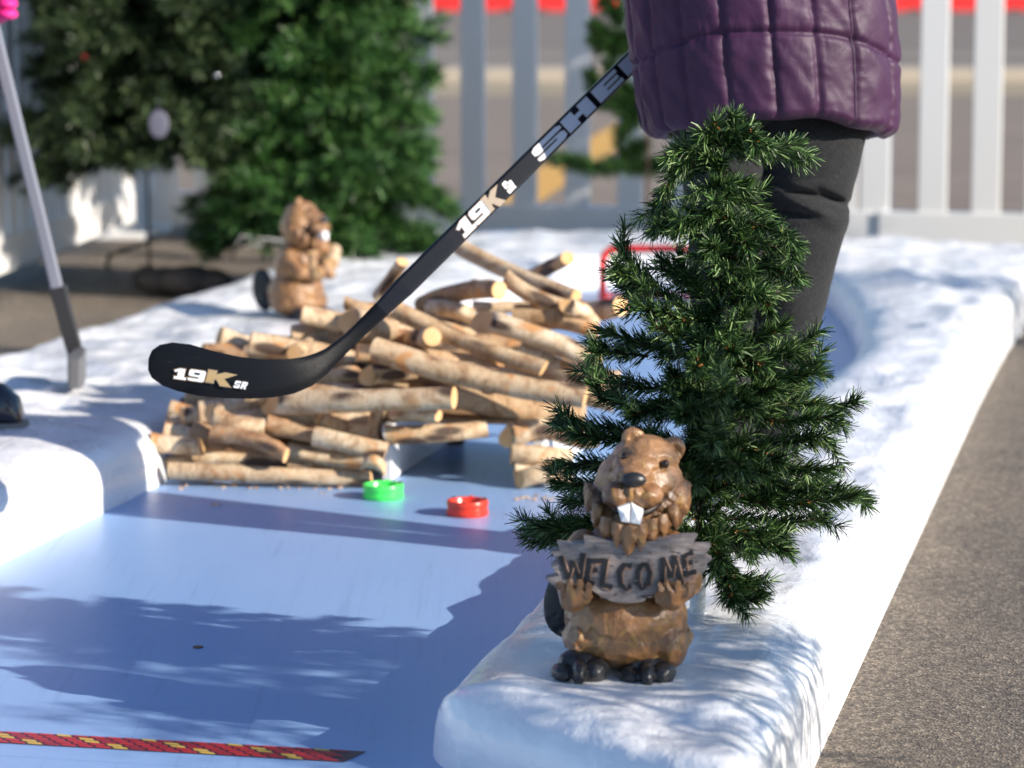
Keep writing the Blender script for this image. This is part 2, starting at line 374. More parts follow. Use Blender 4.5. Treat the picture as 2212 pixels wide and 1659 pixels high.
RING_B = [(3.05, -.416), (4.0, -.415), (5.2, -.415), (5.8, -.415), (6.3, -.415), (6.9, -.415), (7.4, -.412), (8.0, -.405), (8.5, -.385), (9.0, -.345), (9.6, -.29), (9.83, -.70), (9.88, -2.2), (9.7, -2.55), (8.6, -2.6), (7.4, -2.6), (6.6, -2.6), (5.75, -2.61), (5.45, -2.61), (5.1, -2.62)]
RB = bank('snow_kerb', lin(RING_A), lin(RING_B), 'long white moulded snow kerb along the right and round the far end of the lane', R0=.08, R1=.12, softA=1.7, softB=.8, seed=1, st=.0155, extra=flat)
NB = bank('snow_kerb', lin([(1.9, -1.84), (3.5, -1.84), (4.5, -1.84), (5.47, -1.84)]), lin([(1.9, -2.66), (3.5, -2.62), (4.5, -2.62), (5.47, -2.6)]),
     'smooth white snow kerb at left foreground, ending in a rounded corner by the logs', R0=.1, R1=.17, H=.122, softA=2.0, softB=1.8, softE=1.9, amp=.55, seed=13, st=.02)

# ---------------------------------------------------------------- needles
def needles(mb, path, n, ln, wd, rnd, cols, r0=0.0, tip=True, fwd=.75, segs=1):
    path = [Vector(p) for p in path]; seg = [(path[i + 1] - path[i]) for i in range(len(path) - 1)]
    cum = [0]
    for q in seg: cum.append(cum[-1] + q.length)
    T = cum[-1]
    for k in range(n):
        q = rnd.random() ** .85 * T; i = 0
        while i < len(seg) - 1 and cum[i + 1] < q: i += 1
        f = (q - cum[i]) / max(1e-6, seg[i].length); p = path[i] + seg[i] * f; t = seg[i].normalized()
        a = rnd.random() * 6.283; o = t.orthogonal().normalized(); b = t.cross(o); rad = o * math.cos(a) + b * math.sin(a)
        fr = q / T; fw = fwd * (.6 + .9 * rnd.random()) + (1.2 * max(0, fr - .85) / .15 if tip else 0)
        d = (rad + t * fw + Vector((rnd.uniform(-.25, .25), rnd.uniform(-.25, .25), rnd.uniform(-.25, .25)))).normalized()
        l_ = ln * rnd.uniform(.65, 1.15); sd_ = d.cross(Vector((rnd.uniform(-1, 1), rnd.uniform(-1, 1), rnd.uniform(-1, 1)))).normalized() * wd * rnd.uniform(.7, 1.2)
        c = cols[int(rnd.random() ** 1.3 * len(cols))]; v_ = rnd.uniform(.75, 1.25); c = (c[0] * v_, c[1] * v_, c[2] * v_, 1)
        if segs == 1:
            e = p + d * l_; mb.add([p - sd_ * .6, p + sd_ * .6, e + sd_ * .35, e - sd_ * .35], [(0, 1, 2, 3)], 0, c)
        else:
            mdl = p + d * l_ * .55; bend = Vector((rnd.uniform(-.25, .25), rnd.uniform(-.25, .25), rnd.uniform(-.35, .15))) + t * .12
            e = mdl + (d + bend).normalized() * l_ * .45
            mb.add([p - sd_ * .6, p + sd_ * .6, mdl + sd_ * .6, mdl - sd_ * .6, e + sd_ * .35, e - sd_ * .35], [(0, 1, 2, 3), (3, 2, 4, 5)], 0, c)
DEEP = [(.010, .027, .007), (.018, .046, .010), (.034, .076, .016), (.058, .122, .028), (.10, .185, .055), (.22, .32, .13)]
OLIVE = [(.011, .024, .009), (.020, .039, .014), (.034, .062, .022), (.062, .098, .038), (.12, .16, .07)]
FRESH = [(.014, .045, .012), (.024, .075, .017), (.042, .12, .025), (.07, .17, .038), (.13, .24, .07)]
def curve(p, q, sag=0.0, k=6, jit=0.0, rnd=random):
    p, q = Vector(p), Vector(q); out = []
    for i in range(k + 1):
        f = i / k; o = p.lerp(q, f); o.z += sag * 4 * f * (1 - f)
        if 0 < i < k and jit: o += Vector((rnd.uniform(-jit, jit), rnd.uniform(-jit, jit), rnd.uniform(-jit, jit)))
        out.append(o)
    return out

# ---------------------------------------------------------------- small tabletop tree in the foreground
def mini_tree():
    rnd = random.Random(11); ZT = 4.08
    root = empty('artificial_tree', TREE, 0, 'small dark green artificial christmas tree with bent twiggy branches, right behind the welcome beaver', 'christmas tree')
    inv = Matrix.Translation(-TREE)
    ax = [(1505, 1325), (1508, 1180), (1520, 1000), (1535, 800), (1548, 600), (1560, 400), (1570, 290)]
    def trunk(py):
        for (x0, y0), (x1, y1) in zip(ax, ax[1:]):
            if y1 <= py <= y0: return x0 + (x1 - x0) * (y0 - py) / (y0 - y1)
        return ax[-1][0]
    zt = (TREE - CP).dot(FW)
    def TP(px, py, dz=0.0): return W(px, py, zt + dz)
    # white bark post
    mb = MB(); k = 16; pts = [TREE.lerp(TP(1508, 1180), i / k) for i in range(k + 1)]
    mb.tube([pts[0] - Vector((0, 0, .012))] + pts, [.0105 + .0012 * rnd.random() for _ in range(k + 2)], 12)
    pm = mat('post_white', (.75, .76, .77), .4); bump(pm, ntex(pm, coords(pm), 180, 4), .9, .004)
    mb.build('post', pm, root, True, inv)
    mb = MB(); mb.tube([TP(x, y) for x, y in ax[1:]], [.006, .0055, .005, .0045, .004, .003], 8); mb.build('trunk', TRUNKM, root, True, inv)
    # silhouette branches: list of pixel points and depth of the tip
    SIL = [
     ([(1562, 330), (1572, 285), (1583, 258)], .0), ([(1565, 330), (1540, 290), (1548, 262)], -.02), ([(1562, 340), (1600, 295), (1604, 285)], .02),
     ([(1565, 300), (1620, 318), (1680, 322), (1718, 312)], .02), ([(1570, 290), (1625, 290), (1630, 318)], -.03), ([(1600, 310), (1660, 330), (1700, 335)], .04),
     ([(1562, 340), (1510, 325), (1462, 326), (1440, 344)], -.02), ([(1550, 360), (1490, 345), (1455, 335)], .02),
     ([(1540, 365), (1480, 355), (1450, 385), (1432, 430), (1428, 470)], .0), ([(1445, 400), (1432, 440), (1440, 490)], .02),
     ([(1550, 520), (1500, 490), (1455, 480), (1425, 492)], -.03), ([(1550, 460), (1520, 470), (1490, 478), (1460, 500)], -.05),
     ([(1560, 420), (1620, 440), (1665, 480)], .02), ([(1555, 470), (1620, 480), (1680, 500), (1722, 530)], -.04), ([(1555, 520), (1630, 520), (1715, 545)], .02),
     ([(1550, 560), (1620, 560), (1690, 590), (1715, 600)], -.02), ([(1548, 620), (1610, 610), (1650, 640), (1662, 672)], -.05), ([(1548, 600), (1620, 640), (1690, 630)], .03),
     ([(1545, 700), (1480, 670), (1400, 610), (1355, 560), (1342, 532)], .0), ([(1420, 640), (1370, 600), (1332, 590)], -.03), ([(1400, 640), (1350, 620), (1340, 600)], .03),
     ([(1530, 660), (1480, 600), (1440, 572), (1428, 562)], .03), ([(1530, 640), (1490, 610), (1470, 560)], .01),
     ([(1540, 780), (1450, 760), (1350, 730), (1300, 715)], .02), ([(1400, 770), (1320, 760), (1282, 742)], -.03), ([(1520, 700), (1440, 690), (1380, 660)], -.05),
     ([(1535, 860), (1420, 840), (1330, 830), (1295, 800)], .03), ([(1500, 900), (1380, 880), (1300, 860), (1285, 830)], -.04),
     ([(1540, 780), (1610, 740), (1660, 720), (1690, 705)], -.02), ([(1545, 820), (1620, 790), (1700, 770), (1762, 785)], .01), ([(1600, 800), (1680, 820), (1765, 805)], -.03), ([(1620, 790), (1700, 750), (1745, 742)], .02),
     ([(1535, 920), (1640, 880), (1740, 870), (1818, 882)], .02), ([(1600, 900), (1700, 910), (1800, 900)], -.04), ([(1600, 880), (1680, 850), (1735, 840)], .05),
     ([(1525, 980), (1400, 940), (1290, 920), (1235, 915)], .0), ([(1420, 950), (1320, 950), (1250, 940)], -.05),
     ([(1520, 1020), (1640, 960), (1740, 950), (1790, 960)], .02), ([(1518, 1060), (1620, 1020), (1720, 1010), (1790, 1015)], -.04),
     ([(1515, 1100), (1640, 1070), (1760, 1060), (1862, 1068)], .0), ([(1600, 1080), (1700, 1090), (1800, 1080), (1845, 1075)], -.03), ([(1600, 1060), (1700, 1045), (1790, 1040)], .06),
     ([(1515, 1060), (1400, 1020), (1280, 1000), (1203, 1005)], .02), ([(1420, 1040), (1300, 1050), (1208, 1048)], -.02), ([(1400, 1060), (1300, 1080), (1230, 1085)], .05),
     ([(1510, 1150), (1380, 1130), (1240, 1130), (1142, 1150)], .02), ([(1380, 1140), (1260, 1160), (1165, 1168)], .05), ([(1300, 1130), (1230, 1150), (1160, 1135)], -.01),
     ([(1512, 1120), (1620, 1120), (1700, 1130), (1770, 1120)], .03), ([(1512, 1140), (1600, 1150), (1660, 1170), (1700, 1192)], -.04), ([(1560, 1150), (1620, 1180), (1690, 1180)], .02),
     ([(1512, 1150), (1550, 1200), (1575, 1250), (1610, 1295), (1645, 1290)], -.10), ([(1550, 1200), (1590, 1250), (1640, 1280)], -.06), ([(1555, 1210), (1570, 1260), (1585, 1300)], -.12),
     ([(1512, 1150), (1540, 1180), (1560, 1210)], -.08), ([(1512, 1140), (1570, 1170), (1610, 1190)], .1),
    ]
    ENVL = [(300, 1540), (360, 1520), (430, 1505), (500, 1490), (560, 1480), (650, 1400), (740, 1330), (830, 1300), (900, 1270), (980, 1230), (1060, 1220), (1130, 1230), (1180, 1300)]
    ENVR = [(300, 1600), (360, 1620), (430, 1650), (500, 1700), (560, 1700), (650, 1660), (740, 1680), (830, 1740), (900, 1780), (980, 1770), (1060, 1790), (1130, 1740), (1180, 1660)]
    def ip(E, y):
        for (a, b), (c, d) in zip(E, E[1:]):
            if a <= y <= c: return b + (d - b) * (y - a) / (c - a)
        return E[-1][1]
    paths = [([TP(x, y, dz * i / (len(pts) - 1)) for i, (x, y) in enumerate(pts)]) for pts, dz in SIL]
    for k in range(31):
        py = 340 + 830 * (k + rnd.random()) / 31; l_, r_ = ip(ENVL, py) + 22, ip(ENVR, py) - 22
        cx = trunk(py); hw = (r_ - l_) / 2 / F * zt; a = rnd.uniform(0, 6.283); 
        if rnd.random() < .55: a = rnd.uniform(3.5, 5.9)     # towards the viewer side
        rx = math.cos(a); tipx = cx + (rx * (r_ - cx) if rx > 0 else -rx * (l_ - cx)); dz = math.sin(a) * hw * 1.05
        q0 = TP(cx, py + 25, 0); q1 = TP(tipx, py - 10 + rnd.uniform(-20, 25), dz)
        paths.append(curve(q0, q1, rnd.uniform(-.01, .02), 5, .006, rnd))
    for (py, tx, ty, dz) in ((800, 1500, 800, -.20), (860, 1560, 850, -.24), (910, 1470, 900, -.22), (960, 1540, 960, -.27), (1000, 1600, 1010, -.24), (1040, 1480, 1050, -.22), (760, 1580, 760, -.17), (880, 1630, 880, -.19)):
        paths.append(curve(TP(trunk(py), py + 20, 0), TP(tx, ty, dz), .015, 5, .006, rnd))
    paths.append([TP(trunk(y), y, 0) for y in range(300, 1190, 40)])
    for P in paths:
        mb = MB(); Lg = sum((P[i + 1] - P[i]).length for i in range(len(P) - 1))
        # gently wobbly subdivision
        mb.tube(P, [.0022] * len(P), 5, 0, True, 1, (.03, .018, .01, 1))
        needles(mb, P, int(3600 * Lg) + 50, .0245, .00125, rnd, DEEP, segs=2, fwd=.95)
        for t in range(max(2, int(Lg * 26))):
            i = rnd.randrange(len(P) - 1); p = P[i].lerp(P[i + 1], rnd.random()); d = (P[i + 1] - P[i]).normalized(); sv = d.cross(Vector([rnd.uniform(-1, 1) for _ in range(3)])).normalized()
            Q = curve(p, p + (d * .8 + sv * .8).normalized() * rnd.uniform(.02, .042), 0, 2); needles(mb, Q, 80, .0225, .00125, rnd, DEEP, segs=2, fwd=.75)
        for t in range(int(Lg * 90)):   # small brown buds / wire ends
            i = rnd.randrange(len(P) - 1); p = P[i].lerp(P[i + 1], rnd.random()) + Vector([rnd.uniform(-.005, .005) for _ in range(3)])
            d = Vector([rnd.uniform(-1, 1) for _ in range(3)]).normalized() * .006
            s_ = d.orthogonal().normalized() * .0014
            mb.add([p - s_, p + s_, p + d + s_, p + d - s_], [(0, 1, 2, 3)], 0, (.30, .12, .03, 1))
        mb.build('branch', NEEDLE, root, False, inv)
mini_tree()

# ---------------------------------------------------------------- carved beaver statues
def evald(o):
    dg = bpy.context.evaluated_depsgraph_get(); dg.update(); return bpy.data.meshes.new_from_object(o.evaluated_get(dg))
def carve(mb, name, m, parent, voxel, facet, strength, colf=None, dents=(), smooth_it=2, seed=0, stag=0):
    me = bpy.data.meshes.new(name); me.from_pydata(mb.v, [], mb.f); tmp = bpy.data.objects.new('tmp', me); C.objects.link(tmp)
    r = tmp.modifiers.new('r', 'REMESH'); r.mode = 'VOXEL'; r.voxel_size = voxel
    s_ = tmp.modifiers.new('s', 'SMOOTH'); s_.factor = .5; s_.iterations = smooth_it
    out = evald(tmp); bpy.data.objects.remove(tmp); n = len(out.vertices)
    co = np.empty(n * 3); out.vertices.foreach_get('co', co); co = co.reshape(-1, 3)
    for (c, rad, dep, d) in dents:
        c = np.array(c); dd = np.linalg.norm((co - c) / np.array(rad), axis=1); k = np.clip(1 - dd, 0, 1); co += np.outer(k * k * (3 - 2 * k) * dep, np.array(d))
    out.vertices.foreach_set('co', co.ravel()); out.update()
    no = np.array([v.normal[:] for v in out.vertices])
    if facet:
        rs = np.random.RandomState(seed); idx = rs.permutation(n); kd = KDTree(n); seeds = []
        grid = {}
        for i in idx:
            p = co[i]; f = facet(p); key = tuple((p / f).astype(int)); ok = True
            for j in seeds:
                q = co[j] - p
                if q.dot(q) < (f * .9) ** 2: ok = False; break
            if ok: seeds.append(i)
            if len(seeds) > 900: break
        kd = KDTree(len(seeds))
        for a, i in enumerate(seeds): kd.insert(co[i], a)
        kd.balance(); new = co.copy()
        for i in range(n):
            _, a, dist = kd.find(co[i]); sidx = seeds[a]; d = np.dot(co[sidx] - co[i], no[sidx]); d = max(-.006, min(.006, d))
            new[i] = co[i] + no[sidx] * d * strength
        co = new; out.vertices.foreach_set('co', co.ravel()); out.update()
    if colf:
        ca = out.color_attributes.new('tint', 'FLOAT_COLOR', 'POINT'); cl = []
        for i in range(n): cl += [*colf(co[i], no[i]), 1]
        ca.data.foreach_set('color', cl)
    out.materials.append(m); out.name = name
    out.polygons.foreach_set('use_smooth', [True] * len(out.polygons))
    o = bpy.data.objects.new(name, out); C.objects.link(o); o.parent = parent; return o
U = 1 / 1765.0
def b3(px, py, y): return Vector(((px - 1352) * U, y * U, (1450 - py) * U + y * U * .12))
def crop1(cx, cy): return (1105.9 + cx * .3778, 884.8 + cy * .3778)
def beaver(root, kind):
    mb = MB(); e = lambda px, py, y, rx, rz, ry, rot=None: mb.ell(b3(px, py, y), (rx * U, ry * U, rz * U), rot)
    e(1352, 1335, 0, 134, 112, 122); e(1354, 1374, -4, 142, 66, 118); e(1352, 1215, 0, 105, 100, 92)
    e(1262, 1366, -40, 42, 50, 58); e(1440, 1376, -34, 46, 58, 72)
    e(1378, 1045, -15, 98, 96, 92); e(1390, 985, -10, 74, 56, 72); e(1378, 1105, -15, 80, 50, 75)
    e(1306, 1068, -30, 40, 46, 56); e(1452, 1062, -20, 38, 52, 62); e(1378, 1078, -20, 92, 58, 78)
    e(1362, 1003, -70, 48, 30, 72, Matrix.Rotation(R(-12), 3, 'X')); e(1372, 978, -62, 52, 22, 45)
    e(1328, 1030, -112, 33, 29, 36); e(1390, 1032, -110, 36, 29, 38); e(1358, 1020, -125, 22, 22, 26)
    e(1357, 1092, -92, 44, 28, 52)
    for (x, y, yy, rr) in ((1365, 938, -12, -18), (1451, 962, 0, 22)):
        e(x, y, yy, 25, 25, 13, Matrix.Rotation(R(rr), 3, 'Y'))
    def spike(x, y, yy, w_, h_, lean=0):
        p = b3(x, y, yy); t = b3(x + lean, y + h_, yy - 6)
        mb.tube([p - (t - p) * .6, p, p.lerp(t, .55), t], [w_ * U, w_ * U, w_ * .62 * U, .6 * U], 7)
    for a in ((1296, 1098, -45, 16, 34, -4), (1318, 1112, -62, 17, 36, 0), (1345, 1118, -78, 19, 44, 2), (1374, 1112, -74, 18, 38, 3), (1402, 1104, -66, 17, 36, 4),
              (1430, 1098, -55, 18, 36, 6), (1456, 1090, -40, 16, 32, 8), (1474, 1070, -28, 13, 26, 10), (1284, 1082, -30, 13, 26, -8),
              (1336, 1078, -108, 13, 26, 0), (1358, 1084, -118, 15, 30, 0), (1384, 1078, -106, 13, 26, 2), (1418, 1062, -84, 14, 34, 4), (1404, 1080, -84, 12, 26, 2), (1310, 1078, -70, 13, 26, -3),
              (1268, 1050, -25, 10, 30, -4), (1480, 1045, -20, 10, 30, 4), (1440, 1060, -66, 12, 30, 2), (1352, 1112, -142, 17, 44, -2), (1328, 1104, -134, 14, 36, -3), (1376, 1108, -138, 15, 38, 3), (1400, 1098, -128, 13, 34, 4), (1304, 1096, -118, 13, 32, -4), (1424, 1092, -112, 13, 32, 5), (1448, 1080, -92, 13, 34, 8), (1286, 1078, -84, 13, 34, -8), (1470, 1062, -62, 12, 34, 10), (1272, 1056, -56, 12, 32, -8)):
        spike(*a)
    def cap(a, b, r1, r2): mb.tube([a, a.lerp(b, .5), b], [r1 * U, (r1 + r2) / 2 * U, r2 * U], 12); mb.ell(a, (r1 * U,) * 3, n=8); mb.ell(b, (r2 * U,) * 3, n=8)
    if kind == 'welcome':
        cap(b3(1262, 1175, -10), b3(1228, 1225, -60), 40, 36); cap(b3(1228, 1225, -60), b3(1236, 1244, -128), 34, 32)
        cap(b3(1452, 1180, -10), b3(1476, 1232, -50), 40, 38); cap(b3(1476, 1232, -50), b3(1444, 1240, -124), 36, 34)
        for cx in (1236, 1444):
            for k, dx in enumerate((-29, -10, 10, 29)):
                cap(b3(cx + dx, 1232, -152), b3(cx + dx * 1.05, 1204 + (6 if k in (0, 3) else 0), -157), 8.2, 6.8)
            cap(b3(cx + (28 if cx < 1300 else -28), 1250, -140), b3(cx + (32 if cx < 1300 else -32), 1238, -140), 8, 6)
    else:
        cap(b3(1262, 1165, -20), b3(1248, 1225, -75), 36, 32); cap(b3(1248, 1225, -75), b3(1300, 1235, -140), 30, 26)
        cap(b3(1448, 1165, -20), b3(1462, 1225, -75), 36, 32); cap(b3(1462, 1225, -75), b3(1410, 1235, -140), 30, 26)
    dn = []
    for (x, y, yy) in ((1364, 940, -28), (1452, 965, -16)): dn.append((tuple(b3(x, y, yy)), (.011, .02, .011), .007, (0, 1, 0)))
    for (x, y, yy) in ((1346, 957, -70), (1430, 974, -78)): dn.append((tuple(b3(x, y, yy)), (.012, .02, .012), .004, (0, 1, 0)))
    for k in range(13):   # smile
        f = k / 12; x = 1288 + f * 150; yy = -60 - 66 * math.sin(math.pi * f) ** .7; y = 1036 + 30 * math.sin(math.pi * f)
        dn.append((tuple(b3(x, y, yy)), (.0085, .03, .0075), .0055, (0, 1, 0)))
    dn.append((tuple(b3(1360, 1025, -150)), (.0035, .03, .016), .005, (0, 1, 0)))
    def colf(p, n):
        x, y, z = p / U; px, py = x + 1352, 1450 - z
        base = np.array((.135, .060, .023)); lite = np.array((.40, .21, .090)); dark = np.array((.035, .018, .010))
        k = .5 + .5 * N(p, 26, 3); c = base * (1 - k) + lite * k
        if 1255 < py < 1420 and y < 0: c = c * .85 + np.array((.20, .09, .02)) * .15
        if py < 1015: c = c * .65 + np.array((.40, .24, .135)) * .35
        dm = 0
        if y < -40:
            m_ = 1036 + 34 * max(0, math.sin(math.pi * min(1, max(0, (px - 1288) / 150)))) 
            if 1275 < px < 1450: dm = max(0, 1 - abs(py - m_ - 14) / 26) 
        c = c * (1 - .7 * dm) + dark * .7 * dm
        if N(p, 75, 8) > .42: c = c * .7 + np.array((.40, .26, .07)) * .3
        return c
    fc = lambda p: (.0135 if p[2] < .12 else .0085)
    carve(mb, 'body', CARVED, root, .0016, fc, .72, colf, dn, 2, 2)
    # nose, eyes, teeth
    mb = MB(); mp_ = []
    for k in range(17):
        f = k / 16; x = 1290 + f * 146; mp_.append(b3(x, 1038 + 30 * math.sin(math.pi * f) ** .8, -62 - 62 * math.sin(math.pi * f) ** .6))
    mb.tube(mp_, [(3 + 7.5 * math.sin(math.pi * k / 16)) * U for k in range(17)], 8); mb.build('mouth', mat('mouth_dark', (.016, .008, .006), .5), root, True)
    mb = MB(); mb.ell(b3(1361, 990, -139), (27 * U, 18 * U, 17 * U), Matrix.Rotation(R(-20), 3, 'X')); mb.build('nose', BLACKP, root, True)
    for (x, y, yy) in ((1345, 957, -76), (1430, 974, -76)):
        mb = MB(); mb.ell(b3(x, y, yy), (9.5 * U,) * 3, n=10); ey = mb.build('eye', EYE, root, True)
    for q in ([(585, 428), (655, 403), (652, 512), (606, 505)], [(662, 405), (730, 447), (712, 523), (657, 512)]):
        P = [crop1(*c) for c in q]; mb = MB(); f_ = [b3(x, y, -151) for x, y in P]; bk = [b3(x, y, -118) for x, y in P]
        mid = b3(sum(p[0] for p in P) / 4, sum(p[1] for p in P) / 4, -156)
        mb.add(f_ + bk + [mid], [(0, 1, 8), (1, 2, 8), (2, 3, 8), (3, 0, 8), (4, 7, 6, 5), (0, 4, 5, 1), (1, 5, 6, 2), (2, 6, 7, 3), (3, 7, 4, 0)]); mb.build('tooth', TEETH, root)
    # feet
    for (fx, fy, sg) in ((1248, 1418, -1), (1392, 1425, 1)):
        mb = MB()
        for (dx, dy, yy, rx, rz, ry) in ((-34, 2, -112, 21, 19, 36), (0, -5, -128, 17, 26, 42), (34, -3, -112, 24, 25, 40), (0, -14, -80, 44, 24, 34)):
            mb.ell(b3(fx + dx * 1.1, fy + dy - 4, yy), (rx * U, ry * U, rz * U), Matrix.Rotation(R(-dx * .5), 3, 'Z'))
        carve(mb, 'foot', BLACKP, root, .002, lambda p: .009, .8, None, (), 1, 4)
    mb = MB(); 
    if kind == 'welcome': mb.ell(b3(1232, 1318, 78), (58 * U, 13 * U, 88 * U), Matrix.Rotation(R(14), 3, 'Y'))
    else: mb.ell(b3(1352, 1352, 165), (17 * U, 56 * U, 97 * U), Matrix.Rotation(R(-8), 3, 'X')); mb.tube([b3(1352, 1400, 90), b3(1352, 1395, 170)], 30 * U, 10)
    carve(mb, 'tail', BLACKP, root, .0025, lambda p: .014, .6, None, (), 1, 6)
    if kind == 'welcome':
        O = [(250, 642), (330, 648), (400, 640), (398, 612), (470, 618), (560, 628), (700, 640), (830, 622), (950, 603), (1035, 600), (1018, 630), (1000, 652), (1110, 655), (1095, 688), (1060, 700), (1118, 735), (1085, 762), (1050, 760), (1092, 785), (1030, 818), (985, 850), (940, 872), (850, 900), (800, 930), (700, 942), (752, 958), (735, 975), (640, 985), (560, 975), (500, 950), (440, 905), (370, 880), (290, 890), (240, 895), (185, 845), (258, 825), (215, 772), (250, 745), (213, 690), (262, 680)]
        P = [crop1(*c) for c in O]; n = len(P)
        ys, yb = -140, -112
        tr = tessellate_polygon([[Vector((x, y, 0)) for x, y in P]]); inn = [tuple(Vector(p).lerp(Vector((1357, 1180)), .012)) for p in P]
        mb = MB().add([b3(x, y, ys) for x, y in inn] + [b3(x, y, ys + 5) for x, y in P] + [b3(x, y, yb) for x, y in P],
            [tuple(t) for t in tr] + [tuple(i_ + 2 * n for i_ in t[::-1]) for t in tr] + [(i_ + k_ * n, (i_ + 1) % n + k_ * n, (i_ + 1) % n + (k_ + 1) * n, i_ + (k_ + 1) * n) for i_ in range(n) for k_ in (0, 1)])
        me = bpy.data.meshes.new('sign'); me.from_pydata([tuple(v) for v in mb.v], [], mb.f); me.materials.append(SIGNW)
        sb = bpy.data.objects.new('sign', me); C.objects.link(sb); sb.parent = root
        # raised splintered strips of grain along the rim
        mb = MB(); rr = random.Random(5)
        for k in range(34):
            f = rr.random(); cx = 270 + f * 780; cy = rr.choice([rr.uniform(650, 700), rr.uniform(905, 960) if 480 < cx < 760 else rr.uniform(655, 690), rr.uniform(700, 880)]); ln_ = rr.uniform(30, 110)
            if abs(cx + ln_ / 2 - 640) < 130 and cy < 720: continue
            a_ = crop1(cx, cy); b_ = crop1(min(cx + ln_, 1085), cy + rr.uniform(-5, 5)); 
            mb.tube([b3(*a_, ys - .5), b3((a_[0] + b_[0]) / 2, (a_[1] + b_[1]) / 2, ys - 3), b3(*b_, ys - .5)], [.5 * U, 1.8 * U, .4 * U], 5)
        mb.build('splinters', SIGNW, sb)
        LET = {'W': [[(268, 712), (305, 832)], [(305, 832), (335, 745)], [(335, 745), (372, 840)], [(372, 840), (392, 700)]],
               'E': [[(432, 728), (412, 855)], [(425, 740), (492, 738)], [(418, 795), (470, 790)], [(405, 850), (450, 868)]],
               'L': [[(520, 728), (497, 872)], [(497, 872), (552, 888)]],
               'C': [[(662, 768), (625, 762)], [(625, 762), (598, 800)], [(598, 800), (602, 868)], [(602, 868), (636, 896)], [(636, 896), (660, 884)]],
               'O': [[(728, 756), (700, 795)], [(700, 795), (698, 860)], [(698, 860), (722, 892)], [(722, 892), (757, 870)], [(757, 870), (768, 805)], [(768, 805), (752, 762)], [(752, 762), (728, 756)]],
               'M': [[(835, 858), (842, 725)], [(842, 725), (886, 825)], [(886, 825), (905, 712)], [(905, 712), (944, 862)]],
               'E2': [[(958, 706), (968, 815)], [(956, 712), (1006, 690)], [(962, 758), (1004, 746)], [(966, 812), (1022, 800)]]}
        for ch, st in LET.items():
            mb = MB(); mr = MB()
            for (a_, b_) in st:
                A = Vector(crop1(*a_)); Bq = Vector(crop1(*b_)); d = (Bq - A).normalized(); nrm = Vector((-d.y, d.x)); e0 = A - d * 1.5; e1 = Bq + d * 2.5
                pts = [e0 - nrm * 4.2, e1 - nrm * 5.4, e1 + nrm * 4.2, e0 + nrm * 5.6]; zt = -143.4 - .25 * (st.index([a_, b_]) if [a_, b_] in st else 0)
                t_ = [b3(p.x, p.y, zt) for p in pts]; bo = [b3(p.x, p.y, ys + 1) for p in pts]
                mb.add(t_ + bo, [(0, 1, 2, 3), (0, 4, 5, 1), (1, 5, 6, 2), (2, 6, 7, 3), (3, 7, 4, 0)])
                off = Vector((6.8, 1.0)) if abs(d.y) > .5 else Vector((0, 6.6))
                mr.tube([b3(e0.x + off.x, e0.y + off.y, ys - 1.5), b3((e0.x + e1.x) / 2 + off.x, (e0.y + e1.y) / 2 + off.y, ys - 3), b3(e1.x + off.x, e1.y + off.y, ys - 1)], [1.2 * U, 2.2 * U, .8 * U], 6)
            lt = mb.build('letter', BLACKP, sb); mr.build('letter_ridge', RIDGE, sb)
    else:
        for (x0, y0, yy0, x1, y1, yy1, r_) in ((1265, 1130, -130, 1290, 1250, -120, 20), (1395, 1190, -150, 1250, 1215, -165, 25), (1330, 1175, -190, 1430, 1130, -150, 32)):
            mb = MB(); a_, b_ = b3(x0, y0, yy0), b3(x1, y1, yy1); n_ = 18
            mb.tube([a_, a_.lerp(b_, .5), b_], r_ * U, n_); mb.m[-2:] = [1, 1]
            mb.build('carried_log', [BARK, CUT], root)
bv = empty('beaver_statue', BV - Vector((0, 0, .003)), 0, 'carved wooden beaver statue holding a grey WELCOME sign, in front of the small tree', 'statue'); beaver(bv, 'welcome')
bv2 = empty('beaver_statue', BV2 - Vector((0, 0, .003)), R(66), 'carved beaver statue with logs in its arms, seen from the side beyond the log pile', 'statue'); beaver(bv2, 'logs')

